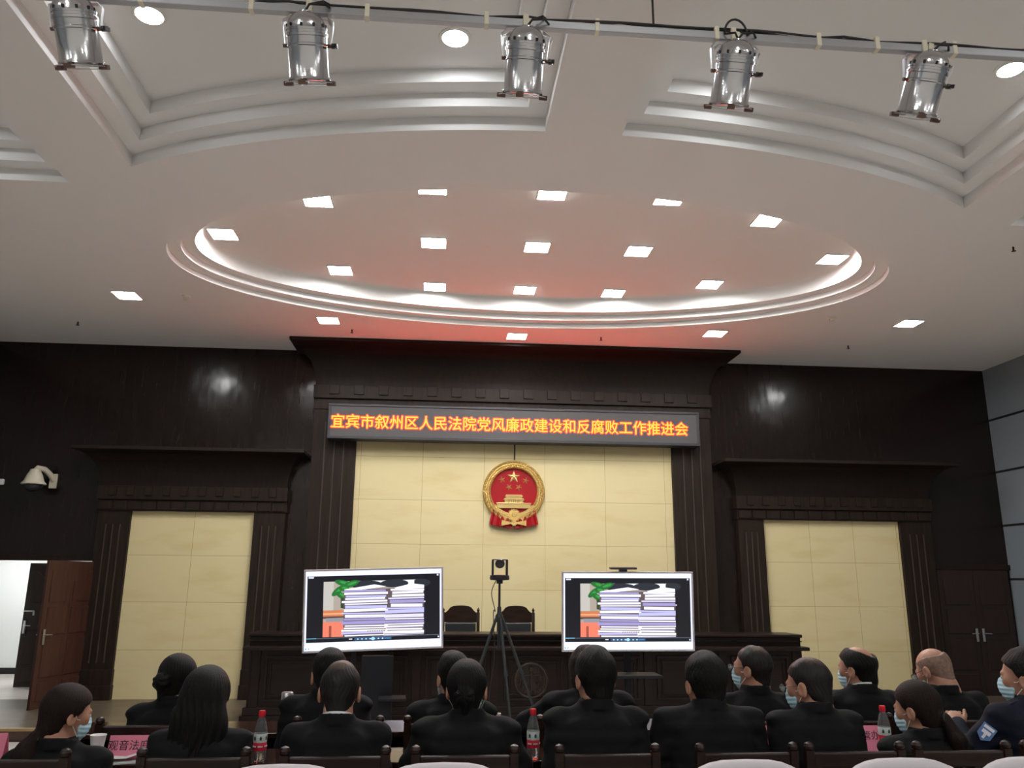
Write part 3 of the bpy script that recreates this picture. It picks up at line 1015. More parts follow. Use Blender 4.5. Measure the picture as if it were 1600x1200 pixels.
# judges' bench on the dais
BF = 11.62
bx0, bx1 = gx(390, 990, 11.8), gx(1250, 992, 11.8)
bz = at(800, 990, 11.8).z
bzl = at(800, 1011, BF - 0.08).z
bench = thing('judges_bench', 'long dark panelled wooden judges bench in front of the stone panels', 'bench', ((bx0 + bx1) / 2, BF, DZ))
bw = (bx1 - bx0) / 2
hz, hl = bz - DZ, bzl - DZ
MB().box((-bw + 0.06, 0.03, 0.0), (bw - 0.06, 0.62, hl - 0.05)).build('body', M_BENCH, bench)
MB().box((-bw - 0.02, -0.08, hl - 0.05), (bw + 0.02, 0.66, hl), 0.012).build('ledge', M_BENCH, bench)
MB().box((-bw + 0.02, 0.14, hl), (bw - 0.02, 0.62, hz - 0.045), 0.004).box((-bw + 0.005, 0.12, hl + 0.055), (bw - 0.005, 0.14, hl + 0.07), 0.004).build('upstand', M_BENCH, bench)
MB().box((-bw, 0.10, hz - 0.045), (bw, 0.66, hz), 0.012).build('bench_top', M_BENCH, bench)
MB().box((-bw - 0.01, -0.02, 0), (bw + 0.01, 0.62, 0.10), 0.008).box((-bw + 0.02, 0.0, 0.10), (bw - 0.02, 0.62, 0.2), 0.008).build('plinth', M_BENCH, bench)
npan = 7
pw = (2 * bw - 0.3) / npan
for k in range(npan):
    x = -bw + 0.15 + pw * (k + 0.5)
    a, b, z0, z1 = x - pw / 2 + 0.12, x + pw / 2 - 0.12, 0.27, hl - 0.12
    g = MB()
    for o, y, w in ((0, 0.0, 0.035), (0.07, 0.012, 0.022)):
        g.box((a + o, y, z0 + o), (b - o, 0.03, z0 + o + w), 0.006).box((a + o, y, z1 - o - w), (b - o, 0.03, z1 - o), 0.006)
        g.box((a + o, y, z0 + o + w), (a + o + w, 0.03, z1 - o - w), 0.006).box((b - o - w, y, z0 + o + w), (b - o, 0.03, z1 - o - w), 0.006)
    g.build('panel_moulding', M_BENCH, bench)
for k in range(npan + 1):
    x = -bw + 0.15 + pw * k
    MB().box((x - 0.06, 0.005, 0.2), (x + 0.06, 0.05, hl - 0.05), 0.008).build('stile', M_BENCH, bench)
cxl = gx(830, 1063, BF) - bench.location.x
czl = at(830, 1063, BF).z - DZ
g = MB()
XFW = Matrix.Translation((cxl, 0.03, czl)) @ Matrix.Rotation(R(90), 4, 'X')
g.lathe([(0.0005, 0.012), (0.20, 0.012), (0.205, 0.03), (0.225, 0.035), (0.235, 0.03), (0.24, 0.0)], 48, XFW, caps=False)
md = g.build('carved_medallion', M_RELIEF, bench, smooth=True)
g = MB()
g.box((cxl - 0.014, -0.02, czl - 0.14), (cxl + 0.014, 0.02, czl + 0.11), 0.005)
g.box((cxl - 0.03, -0.025, czl + 0.11), (cxl + 0.03, 0.02, czl + 0.17), 0.008)
g.box((cxl - 0.11, -0.015, czl + 0.055), (cxl + 0.11, 0.02, czl + 0.075), 0.004)
for s in (-1, 1):
    g.tube([(cxl + s * 0.10, -0.005, czl + 0.06), (cxl + s * 0.135, -0.005, czl - 0.03), (cxl + s * 0.06, -0.005, czl - 0.03), (cxl + s * 0.10, -0.005, czl + 0.06)], 0.005, 6)
    g.lathe([(0.045, 0), (0.03, -0.025), (0.001, -0.035)], 12, Matrix.Translation((cxl + s * 0.098, 0.0, czl - 0.03)))
    for k in range(7):
        a = R(-80 + 22 * k)
        px_, pz_ = cxl + s * 0.165 * math.cos(a), czl + 0.165 * math.sin(a)
        g.ball((px_, 0.0, pz_), (0.014, 0.012, 0.03), 8, 6)
g.build('scales_relief', M_RELIEF, md)
# raised floor behind the bench for the judges
struct(MB().box((bench.location.x - bw + 0.2, BF + 0.68, DZ), (bench.location.x + bw - 0.2, 13.7, DZ + 0.2)).build('floor_judges', M_DAIS), 'raised floor behind the bench')


def judge_chair(x, y, label):
    r = thing('judge_chair', label, 'chair', (x, y, DZ + 0.2), PI, 'judges chairs')
    ztop = 1.62 - DZ - 0.2 + 0.02
    # front of the chair looks along local +Y, which is towards the audience
    MB().box((-0.25, -0.24, 0.40), (0.25, 0.26, 0.50), 0.03).build('seat', M_LEATHER, r)
    for sx in (-1, 1):
        MB().box((sx * 0.26 - 0.025, 0.20, 0), (sx * 0.26 + 0.025, 0.25, 0.66), 0.006).build('leg', M_CHAIRWOOD, r)
        g = MB().box((sx * 0.27 - 0.025, -0.29, 0), (sx * 0.27 + 0.025, -0.24, ztop - 0.12), 0.006)
        g.lathe([(0.026, 0), (0.026, 0.008), (0.012, 0.016), (0.022, 0.034), (0.024, 0.044), (0.010, 0.064), (0.004, 0.08)], 12, Matrix.Translation((sx * 0.27, -0.265, ztop - 0.12)))
        g.build('back_post', M_CHAIRWOOD, r, smooth=True, angle=30)
        MB().box((sx * 0.27 - 0.03, -0.26, 0.64), (sx * 0.27 + 0.03, 0.27, 0.68), 0.01).build('armrest', M_CHAIRWOOD, r)
    z0 = ztop - 0.26
    q = [(-0.245, z0), (0.245, z0)]
    for t in range(13):
        a = t / 12
        xx = 0.245 - 0.49 * a
        d = abs(xx) / 0.245
        h = z0 + 0.14 + (0.11 * (1 - d ** 2 * 0.35) if d < 0.62 else 0.11 * (1 - 0.135) * max(0, (1 - d) / 0.38) ** 1.4)
        q.append((xx, h))
    MB().prism(q, -0.285, -0.245).build('crest_rail', M_CHAIRWOOD, r)
    MB().box((-0.235, -0.275, 0.56), (0.235, -0.215, z0), 0.02).build('backrest', M_LEATHER, r)
    MB().box((-0.245, -0.28, 0.44), (0.245, -0.25, 0.56), 0.006).build('back_rail', M_CHAIRWOOD, r)


judge_chair(gx(720, 955, 13.0), 12.72, 'dark wooden high-back chair with leather back, half hidden by the left television')
judge_chair(gx(806, 955, 13.0), 12.72, 'dark wooden high-back chair with leather back, right behind the camera tripod')

# ------------------------------------------------------------------ televisions
M_IMG = bpy.data.materials.new('screen image')
M_IMG.use_nodes = True
nt, b = nodes(M_IMG)
vc = nt.nodes.new('ShaderNodeVertexColor')
vc.layer_name = 'Col'
nt.links.new(vc.outputs['Color'], b.inputs['Emission Color'])
b.inputs['Emission Strength'].default_value = 1.15
b.inputs['Base Color'].default_value = (0.005, 0.005, 0.005, 1)
b.inputs['Roughness'].default_value = 0.3


class Img:
    """flat coloured shapes of a displayed picture; x 0..1, y 0..1 from top-left"""

    def __init__(self, W, H):
        self.W, self.H, self.v, self.f, self.c, self.k = W, H, [], [], [], 0

    def poly(self, pts, col):
        self.k += 1
        o = len(self.v)
        d = -0.00004 * self.k
        self.v += [((x - 0.5) * self.W, d, (0.5 - y) * self.H) for x, y in pts]
        self.f.append(tuple(range(o, o + len(pts))))
        self.c.append(col)

    def rect(self, x0, y0, x1, y1, col):
        self.poly([(x0, y0), (x1, y0), (x1, y1), (x0, y1)], col)

    def disc(self, x, y, rx, ry, col, n=18, rot=0):
        self.poly([(x + rx * math.cos(2 * PI * i / n) * math.cos(rot) - ry * math.sin(2 * PI * i / n) * math.sin(rot), y + (rx * math.cos(2 * PI * i / n) * math.sin(rot) + ry * math.sin(2 * PI * i / n) * math.cos(rot)) * 1.75) for i in range(n)], col)

    def build(self, name, parent, loc):
        me = bpy.data.meshes.new(name)
        me.from_pydata(self.v, [], self.f)
        at_ = me.color_attributes.new('Col', 'FLOAT_COLOR', 'CORNER')
        i = 0
        for p, c in zip(me.polygons, self.c):
            for _ in p.vertices:
                at_.data[i].color = (*c, 1)
                i += 1
        me.materials.append(M_IMG)
        bm = bmesh.new()
        bm.from_mesh(me)
        for f in bm.faces:
            f.normal_update()
            if f.normal.y > 0:
                f.normal_flip()
        bm.to_mesh(me)
        bm.free()
        o = bpy.data.objects.new(name, me)
        COL.objects.link(o)
        o.parent = parent
        o.location = loc
        return o


def screen_picture(W, H):
    rnd = random.Random(3)
    g = Img(W, H)
    g.rect(0, 0, 1, 1, (0.86, 0.89, 1.1))
    g.rect(0.012, 0.062, 0.988, 0.90, (0.004, 0.005, 0.010))
    g.rect(0.02, 0.068, 0.058, 0.09, (0.7, 0.75, 0.9))
    g.rect(0.965, 0.068, 0.978, 0.09, (0.7, 0.75, 0.9))
    X0, X1, Y0, Y1 = 0.13, 0.87, 0.135, 0.835
    P = lambda x, y: (X0 + (X1 - X0) * x, Y0 + (Y1 - Y0) * y)

    def rr(x0, y0, x1, y1, c):
        g.rect(*P(x0, y0), *P(x1, y1), c)
    rr(0, 0, 1, 1, (0.42, 0.36, 0.31))
    rr(0.0, 0, 0.10, 0.6, (0.55, 0.52, 0.48))
    rr(0.32, 0, 1, 0.1, (0.85, 0.9, 0.95))
    for x, y, rx in ((0.42, 0.07, 0.17), (0.7, 0.06, 0.15), (0.97, 0.06, 0.1)):
        g.disc(*P(x, y), rx * 0.7, 0.03, (0.02, 0.025, 0.035))
    rr(0.85, 0, 0.9, 0.12, (0.9, 0.95, 1))
    for x, y, rx, ro in ((0.2, 0.04, 0.07, 0.3), (0.27, 0.05, 0.06, -0.3), (0.14, 0.17, 0.055, -0.7), (0.19, 0.27, 0.06, 0.5), (0.2, 0.13, 0.04, 0.2)):
        g.disc(*P(x, y), rx, 0.022, (0.015, 0.16, 0.03), rot=ro)
        g.disc(*P(x + 0.01, y - 0.008), rx * 0.6, 0.009, (0.04, 0.34, 0.06), rot=ro)
    g.poly([P(0.17, 0.3), P(0.21, 0.3), P(0.21, 0.5), P(0.17, 0.48)], (0.03, 0.06, 0.02))
    rr(0, 0.52, 0.24, 0.64, (0.62, 0.21, 0.09))
    rr(0, 0.57, 0.24, 0.6, (0.85, 0.38, 0.2))
    rr(0, 0.63, 0.24, 0.67, (0.12, 0.06, 0.05))
    rr(0.03, 0.66, 0.24, 0.74, (0.28, 0.29, 0.33))
    rr(0, 0.73, 0.24, 1, (0.86, 0.22, 0.14))
    rr(0.06, 0.8, 0.085, 1, (0.35, 0.08, 0.05))
    rr(0.2, 0.15, 1.0, 1, (0.12, 0.09, 0.10))
    g.poly([P(0.2, 0.15), P(0.5, 0.07), P(0.62, 0.11), P(0.24, 0.19)], (1.0, 0.98, 1.1))
    g.poly([P(0.7, 0.14), P(0.88, 0.07), P(1.0, 0.1), P(1.0, 0.16), P(0.72, 0.17)], (1.0, 0.98, 1.1))
    cols = [(1.0, 0.97, 1.12), (0.78, 0.76, 1.1), (1.05, 1.0, 1.1), (0.55, 0.55, 0.95), (0.95, 0.93, 1.15), (0.36, 0.32, 0.62)]
    for sx0, sx1, y in ((0.2, 0.62, 0.16), (0.66, 1.0, 0.16)):
        k = 0
        while y < 1.0:
            h = rnd.uniform(0.035, 0.075)
            a = sx0 + rnd.uniform(-0.02, 0.02)
            bb = min(1.0, sx1 + rnd.uniform(-0.02, 0.02))
            if sx0 > 0.5 and y > 0.45:
                a -= 0.05
            e = rnd.uniform(-0.006, 0.012)
            g.poly([P(a, y), P(bb, y + e), P(bb, min(1, y + e + h - 0.014)), P(a, min(1, y + h - 0.014))], rnd.choice(cols))
            if k % 3 == 0:
                g.poly([P(a, y + h * 0.5), P(bb, y + e + h * 0.5), P(bb, y + e + h * 0.62), P(a, y + h * 0.62)], (0.5, 0.45, 0.75))
            y += h
            k += 1
    rr(0.43, 0.905, 0.62, 0.93, (0.75, 0.7, 0.65))
    for k in range(8):
        rr(0.435 + 0.023 * k, 0.908, 0.45 + 0.023 * k, 0.926, (0.25, 0.22, 0.25))
    g.rect(0.0, 0.955, 1, 0.958, (0.95, 1, 1.2))
    g.rect(0.015, 0.846, 0.985, 0.852, (0.12, 0.16, 0.22))
    g.rect(0.015, 0.845, 0.085, 0.853, (0.2, 0.6, 0.9))
    g.rect(0.32, 0.862, 0.345, 0.876, (0.7, 0.75, 0.8))
    g.rect(0.36, 0.856, 0.63, 0.888, (0.03, 0.10, 0.22))
    for k in range(7):
        g.disc(0.385 + 0.03 * k, 0.872, 0.006, 0.005, (0.65, 0.75, 0.9))
    g.disc(0.495, 0.872, 0.013, 0.012, (0.35, 0.75, 1.1))
    g.rect(0.58, 0.870, 0.62, 0.875, (0.1, 0.4, 0.7))
    g.disc(0.875, 0.42, 0.005, 0.006, (0.9, 0.95, 1))
    g.rect(0.972, 0.865, 0.982, 0.885, (0.75, 0.8, 0.9))
    g.rect(0.008, 0.965, 0.016, 0.985, (0.1, 0.4, 0.7))
    g.rect(0.03, 0.965, 0.036, 0.985, (0.25, 0.4, 0.5))
    return g


def television(x, y, z, yaw, tilt, roll, label, cart):
    r = thing('television', label, 'television', (x, y, 0.0), yaw, 'big screens on carts')
    W, H = 1.68, 0.97
    T = Matrix.Translation((0, 0, z)) @ Matrix.Rotation(tilt, 4, 'X') @ Matrix.Rotation(-roll, 4, 'Y')
    bz_ = MB()
    t = 0.022
    bz_.box((-W / 2, -0.01, -H / 2), (W / 2, 0.03, -H / 2 + t), 0.004, T).box((-W / 2, -0.01, H / 2 - t), (W / 2, 0.03, H / 2), 0.004, T)
    bz_.box((-W / 2, -0.01, -H / 2 + t), (-W / 2 + t, 0.03, H / 2 - t), 0.004, T).box((W / 2 - t, -0.01, -H / 2 + t), (W / 2, 0.03, H / 2 - t), 0.004, T)
    bz_.build('bezel', M_BEZEL, r)
    MB().box((-W / 2 + 0.02, 0.004, -H / 2 + 0.02), (W / 2 - 0.02, 0.05, H / 2 - 0.02), 0, T).box((-0.5, 0.05, -0.35), (0.5, 0.08, 0.3), 0.01, T).build('back_case', M_STAND, r)
    im = screen_picture(W - 2 * t, H - 2 * t).build('screen', r, (0, 0, 0))
    im.data.transform(T @ Matrix.Translation((0, 0.003, 0)))
    for s in (-1, 1):
        if cart == 'twin':
            MB().box((s * 0.22 - 0.03, 0.10, 0.09), (s * 0.22 + 0.03, 0.15, z + 0.25), 0.006).build('upright', M_STAND, r)
    if cart != 'twin':
        MB().box((-0.04, 0.10, 0.09), (0.04, 0.16, z + 0.25), 0.006).build('upright', M_STAND, r)
    MB().box((-0.3, 0.07, z - 0.2), (0.3, 0.11, z + 0.2), 0.006).build('mount_plate', M_STAND, r)
    MB().box((-0.42, -0.28, 0.05), (0.42, 0.36, 0.09), 0.01).build('cart_base', M_STAND, r)
    for sx in (-0.36, 0.36):
        for sy in (-0.22, 0.30):
            MB().cyl((sx - 0.015, sy, 0.028), (sx + 0.015, sy, 0.028), 0.028, n=14).build('castor', M_BLACKPL, r)
    return r, T


tvl, TL = television(-0.808, 10.283, -0.35 + CAMZ, 0.063, 0.075, 0.033, 'large silver-edged television on a stand, left of the camera tripod', 'twin')
MB().box((-0.12, 0.02, 0.35), (0.26, 0.10, 1.12), 0.01).build('perforated_panel', M_STAND, tvl)
MB().box((0.10, -0.26, 0.64), (0.42, 0.06, 0.665), 0.004).build('shelf', M_STAND, tvl)
tvr, TR_ = television(2.347, 10.352, -0.363 + CAMZ, -0.008, 0.082, 0.006, 'large silver-edged television on a stand, right of the camera tripod', 'single')
MB().box((-0.28, -0.30, 0.88), (0.34, 0.10, 0.915), 0.008).build('shelf', M_STAND, tvr)
wc = tag(thing('conference_camera', 'flat black conference camera on top of the right television', 'camera', tvr.location + Vector((-0.06, 0, 0)), -0.008))
g = MB().box((-0.17, -0.06, 0.515), (0.17, 0.05, 0.54), 0.008, TR_)
g.build('camera_bar', M_BLACKPL, wc)
MB().box((-0.05, -0.03, 0.486), (0.05, 0.04, 0.516), 0.006, TR_).build('bracket', M_BLACKPL, wc)

# ------------------------------------------------------------------ tripod and camera
TY = 9.55
tp = at(780, 965, TY)
tri = thing('tripod', 'tall dark camera tripod standing between the two televisions', 'tripod', (tp.x, TY, 0.0))
za = tp.z
zh = at(778, 905, TY).z
MB().cyl((0, 0, za - 0.35), (0, 0, zh - 0.02), 0.016, 0.013).build('centre_column', M_TRIPOD, tri, smooth=True)
MB().lathe([(0.03, za - 0.05), (0.045, za - 0.03), (0.045, za + 0.02), (0.025, za + 0.05), (0.022, za + 0.12)], 16, caps=True).build('crown', M_TRIPOD, tri, smooth=True)
for a in (-22, 205, 283):
    dx, dy = math.cos(R(a)), math.sin(R(a))
    p0 = Vector((dx * 0.04, dy * 0.04, za - 0.01))
    p1 = Vector((dx * 0.66, dy * 0.66, 0.02))
    m1, m2 = p0.lerp(p1, 0.36), p0.lerp(p1, 0.68)
    lg = MB()
    lg.cyl(p0, m1, 0.017).cyl(m1, m2, 0.014).cyl(m2, p1, 0.011)
    lg.cyl(m1 - (p1 - p0).normalized() * 0.03, m1 + (p1 - p0).normalized() * 0.03, 0.023)
    lg.cyl(m2 - (p1 - p0).normalized() * 0.03, m2 + (p1 - p0).normalized() * 0.03, 0.020)
    l = lg.build('leg', M_TRIPOD, tri, smooth=True)
    MB().ball(p1, (0.022, 0.022, 0.022)).build('foot', M_BLACKPL, l, smooth=True)
MB().box((-0.035, -0.035, zh - 0.05), (0.035, 0.035, zh - 0.012), 0.005).build('head_plate', M_TRIPOD, tri)
ptz = thing('video_camera', 'black pan and tilt video camera on the tall tripod', 'camera', (tp.x, TY, zh - 0.012))
MB().lathe([(0.06, 0.0), (0.11, 0.004), (0.115, 0.02), (0.11, 0.055), (0.06, 0.062)], 28).build('base', M_BLACKPL, ptz, smooth=True)
for s in (-1, 1):
    MB().box((s * 0.082 - 0.012, -0.045, 0.055), (s * 0.082 + 0.012, 0.045, 0.235), 0.008).build('fork_arm', M_BLACKPL, ptz)
g = MB().ball((0, 0, 0.185), (0.055, 0.06, 0.052), 20, 12)
hd = g.build('camera_head', M_BLACKPL, ptz, smooth=True)
MB().lathe([(0.05, 0.05), (0.052, 0.085), (0.045, 0.09), (0.04, 0.08), (0.001, 0.078)], 24, Matrix.Translation((0, 0.015, 0.187)) @ Matrix.Rotation(R(90), 4, 'X')).build('lens', M_BLACKGL, hd, smooth=True)
MB().box((-0.085, -0.04, 0.225), (0.085, 0.04, 0.237), 0.005).build('top_cover', M_BLACKPL, hd)
cb = [(tp.x - 0.03, TY + 0.05, zh), (tp.x - 0.09, TY + 0.02, zh - 0.15), (tp.x - 0.05, TY - 0.03, zh - 0.35), (tp.x - 0.07, TY - 0.04, za + 0.05), (tp.x - 0.05, TY, za - 0.45), (tp.x - 0.10, TY + 0.02, 0.7), (tp.x + 0.02, TY + 0.05, 0.35), (tp.x + 0.05, TY + 0.1, 0.02), (tp.x + 0.4, TY + 0.3, 0.012)]
def smooth_path(p, n=6):
    p = [Vector(q) for q in p]
    out = []
    for i in range(len(p) - 1):
        a, b_, c_, d_ = p[max(i - 1, 0)], p[i], p[i + 1], p[min(i + 2, len(p) - 1)]
        for k in range(n):
            t = k / n
            out.append(0.5 * ((2 * b_) + (c_ - a) * t + (2 * a - 5 * b_ + 4 * c_ - d_) * t * t + (3 * b_ - a - 3 * c_ + d_) * t ** 3))
    out.append(p[-1])
    return out
tag(MB().tube(smooth_path(cb), 0.005, 6).build('camera_cable', M_CABLE, None, smooth=True), 'thin black cable hanging down the tall tripod', 'cable')

# ================================================================== AUDIENCE FURNITURE
TH = 1.155                 # table top height (world)


def table(x0, x1, y0, y1, label):
    r = thing('strip_table', label, 'table', ((x0 + x1) / 2, (y0 + y1) / 2, PZ), 0, 'glossy tables before the seat rows')
    w, d, h = (x1 - x0) / 2, (y1 - y0) / 2, TH - PZ
    MB().box((-w, -d, h - 0.03), (w, d, h), 0.006).build('tabletop', M_TABLE, r)
    MB().box((-w + 0.03, d - 0.06, 0.25), (w - 0.03, d - 0.03, h - 0.03)).build('modesty_panel', M_TABLE, r)
    for sx in (-1, 1):
        MB().box((sx * (w - 0.04) - 0.02, -d + 0.03, 0), (sx * (w - 0.04) + 0.02, d - 0.02, h - 0.03), 0.004).build('side_panel', M_TABLE, r)
    return r


YB_, YA_ = 4.05, 4.87
table(-3.2, -1.78, 4.24, 4.60, 'glossy dark table at the left picture edge before the nearer row')
table(-1.74, 0.05, 4.24, 4.60, 'glossy dark table with the lettered pink card before the nearer row')
table(0.08, 1.62, 4.24, 4.60, 'glossy dark table with the bottle in the middle before the nearer row')
table(1.65, 3.6, 4.24, 4.60, 'glossy dark table at the right before the nearer row')
table(-2.1, -0.1, 5.05, 5.45, 'glossy dark table before the front row, left of the tripod')
table(-0.07, 1.5, 5.05, 5.45, 'glossy dark table before the front row, below the tripod')
table(1.53, 3.9, 5.05, 5.45, 'glossy dark table before the front row, at its right end')


def make_chair():
    r = thing('wooden_chair', 'dark wooden chair', 'chair')
    w, zt = 0.215, 0.915
    MB().box((-w + 0.005, -0.19, 0.42), (w - 0.005, 0.21, 0.455), 0.012).build('seat', M_CHAIRWOOD, r)
    for s in (-1, 1):
        MB().box((s * (w - 0.02) - 0.018, 0.16, 0), (s * (w - 0.02) + 0.018, 0.196, 0.42), 0.004).build('leg', M_CHAIRWOOD, r)
        g = MB().loft([[(s * w - 0.018, -0.19 - o, z), (s * w + 0.018, -0.19 - o, z), (s * w + 0.018, -0.226 - o, z), (s * w - 0.018, -0.226 - o, z)] for z, o in ((0, 0), (0.45, 0), (zt + 0.0, 0.035))], True, True, True)
        g.lathe([(0.016, 0), (0.022, 0.006), (0.024, 0.018), (0.018, 0.03), (0.006, 0.036)], 12, Matrix.Translation((s * w, -0.243, zt)))
        g.build('back_post', M_CHAIRWOOD, r, smooth=True, angle=30)
        MB().box((s * (w - 0.02) - 0.012, -0.19, 0.2), (s * (w - 0.02) + 0.012, 0.17, 0.225), 0.003).build('stretcher', M_CHAIRWOOD, r)
    MB().box((-w + 0.016, -0.255, zt - 0.075), (w - 0.016, -0.226, zt - 0.008), 0.008).build('top_rail', M_CHAIRWOOD, r)
    MB().box((-w + 0.016, -0.238, 0.60), (w - 0.016, -0.214, 0.66), 0.006).build('mid_rail', M_CHAIRWOOD, r)
    for k in range(5):
        x = -0.13 + 0.065 * k
        MB().box((x - 0.014, -0.245, 0.65), (x + 0.014, -0.225, zt - 0.07), 0.004).build('slat', M_CHAIRWOOD, r)
    return r


chair0 = make_chair()
_used = [False]


def place_chair(x, y, rz, label, group):
    o = copy_tree(chair0) if _used[0] else chair0
    _used[0] = True
    o.location = (x, y, PZ)
    o.rotation_euler.z = rz
    o['label'] = label
    o['group'] = group
    return o


def make_cover_chair():
    r = thing('padded_chair', 'white padded chair', 'chair')
    rings = []
    # rounded back: outline in XZ, given thickness
    n = 40
    out = []
    for i in range(n):
        a = 2 * PI * i / n
        c_, s_ = math.cos(a), math.sin(a)
        x = 0.275 * math.copysign(abs(c_) ** 0.62, c_)
        z = 0.745 + 0.295 * math.copysign(abs(s_) ** 0.75, s_)
        out.append((x, z))
    for y, k in ((-0.045, 0.86), (-0.04, 0.94), (-0.02, 1.0), (0.02, 1.0), (0.045, 0.94), (0.055, 0.84)):
        rings.append([(x * k, y - 0.20, 0.735 + (z - 0.735) * k) for x, z in out])
    MB().loft(rings, True, True, True).build('backrest', M_WHITECOVER, r, smooth=True, angle=60)
    MB().box((-0.25, -0.20, 0.38), (0.25, 0.26, 0.48), 0.04).build('seat', M_WHITECOVER, r, smooth=True)
    for sx in (-1, 1):
        for sy in (-0.17, 0.22):
            MB().cyl((sx * 0.21, sy, 0), (sx * 0.21, sy, 0.39), 0.016, 0.02).build('leg', M_STEEL, r, smooth=True)
    return r


cov0 = make_cover_chair()
for i, (u, nm) in enumerate(((440, 'behind the person with the thinning crown'), (693, 'behind the person with the hair bun'), (1168, 'behind the broad short-haired person'),
                             (1412, 'behind the person with the long ponytail'), (1618, 'in the bottom right corner'))):
    o = cov0 if i == 0 else copy_tree(cov0)
    p = at(u, 1195, 3.0)
    o.location = (p.x, 3.2, PZ)
    o['label'] = 'white padded chair with rounded back, ' + nm
    o['group'] = 'white padded chairs along the bottom edge'

# ------------------------------------------------------------------ small things on the tables
def bottle(u, v, Y, label):
    x = gx(u, v, Y)
    r = thing('water_bottle', label, 'bottle', (x, Y, TH), 0, 'red-capped water bottles')
    MB().lathe([(0.028, 0.0), (0.0315, 0.006), (0.0315, 0.05), (0.030, 0.054), (0.0315, 0.058), (0.0315, 0.125), (0.030, 0.14), (0.022, 0.175), (0.014, 0.195), (0.0135, 0.205)], 24, caps=True).build('bottle_body', M_PET, r, smooth=True, angle=60)
    MB().lathe([(0.0155, 0.198), (0.0158, 0.200), (0.0158, 0.222), (0.0145, 0.225)], 20).build('cap', M_CAP, r, smooth=True, angle=50)
    lb = MB().lathe([(0.0319, 0.082), (0.0322, 0.083), (0.0322, 0.121), (0.0319, 0.122)], 24, caps=False).build('label', M_LABELW, r, smooth=True)
    MB().lathe([(0.0319, 0.046), (0.0323, 0.047), (0.0323, 0.0815), (0.0319, 0.082)], 24, caps=False).build('red_band', M_LABELR, lb, smooth=True)
    g = MB()
    for a in (-128, -75, -20):
        xf_ = Matrix.Rotation(R(a + 90), 4, 'Z')
        g.prism([(-0.006, 0.094), (0.006, 0.094), (0.004, 0.101), (0.007, 0.102), (0, 0.113), (-0.007, 0.102), (-0.004, 0.101)], -0.0335, -0.0318, xf_)
    g.build('emblem', M_GREEN, lb)
    g = MB()
    for a in (-128, -75, -20):
        xf_ = Matrix.Rotation(R(a + 90), 4, 'Z')
        for k in range(4):
            g.box((-0.0115 + 0.006 * k, -0.0337, 0.062), (-0.0115 + 0.006 * k + 0.0042, -0.032, 0.069), 0, xf_)
    g.build('lettering', M_WHITE, lb)
    return r


bottle(404, 1190, 4.32, 'red-capped water bottle beside the long-haired person')
bottle(833, 1185, 4.33, 'red-capped water bottle in the middle between bun and short-haired person')
bottle(1384, 1165, 4.38, 'red-capped water bottle beside the person with the ponytail')


def card(u0, u1, v, Y, txt, label, h=0.115, rz=0.0, align=None):
    x0, x1 = gx(u0, v, Y), gx(u1, v, Y)
    w = (x1 - x0) / 2
    r = thing('name_card', label, 'name card', ((x0 + x1) / 2, Y, TH), rz, 'pink cards on the tables')
    d = 0.035
    MB().prism([(-d, 0), (-d + 0.002, 0), (0, h - 0.003), (d - 0.002, 0), (d, 0), (0, h)], -w, w, Matrix.Rotation(R(90), 4, 'Z')).build('folded_card', M_PINK, r)
    if txt:
        t = text_mesh('lettering', txt, 0.049 if len(txt) > 2 else 0.047, M_INK, r, 0.0004)
        t.data.transform(Matrix.Rotation(-math.atan2(d, h), 4, 'X'))
        t.location = (0.0 if align is None else align, -d * 0.4 - 0.001, h * 0.6)
    return r


card(171, 238, 1165, 4.33, '观音法庭', 'pink folded card with four black characters before the long-haired person', align=-0.004)
card(1324, 1374, 1150, 4.40, '管办', 'pink folded card with two black characters beside the right water bottle', align=0.034, h=0.125)
card(1192, 1240, 1140, 4.48, None, 'blank sliver of pink card between the broad person and the person in glasses')
card(-40, 12, 1155, 4.42, None, 'pink card cut by the left picture edge')

cp = thing('paper_cup', 'white paper cup beside the person with the low ponytail', 'cup', (gx(152, 1165, 4.5), 4.5, TH))
MB().lathe([(0.026, 0.0), (0.026, 0.003), (0.037, 0.085), (0.039, 0.088), (0.037, 0.09), (0.034, 0.088), (0.024, 0.006)], 28).build('cup', M_PAPER, cp, smooth=True, angle=50)
nb = thing('notebook', 'open white notebook on the table by the lettered pink card', 'notebook', (gx(190, 1180, 4.30), 4.30, TH), 0.35)
MB().box((-0.11, -0.06, 0.0), (0.11, 0.09, 0.012), 0.003).build('page_block', M_PAPER, nb)
MB().loft([[(-0.11, -0.06, 0.012), (-0.11, 0.09, 0.012)], [(-0.05, -0.06, 0.03), (-0.05, 0.09, 0.03)], [(0.02, -0.06, 0.026), (0.02, 0.09, 0.026)], [(0.10, -0.06, 0.05), (0.10, 0.09, 0.05)]], False).build('raised_page', M_PAPER, nb, smooth=True)
pn = thing('pen', 'black pen lying right of the open notebook', 'pen', (gx(206, 1190, 4.28), 4.28, TH + 0.004), 0.5)
MB().cyl((-0.06, 0, 0), (0.055, 0, 0), 0.004).build('barrel', M_BLACKPL, pn)
MB().cyl((0.055, 0, 0), (0.07, 0, 0), 0.004, 0.001).build('tip', M_STEEL, pn)
for nm, u, v, Y, lab in (('paper_sheet', 1362, 1178, 4.33, 'white paper sheet at the foot of the right water bottle'), ('paper_sheet', 0, 1165, 4.5, 'white paper sheet at the left picture edge')):
    t = thing(nm, lab, 'paper', (gx(u, v, Y), Y, TH), 0.3)
    MB().box((-0.105, -0.06, 0), (0.105, 0.06, 0.004)).build('sheet', M_PAPER, t)
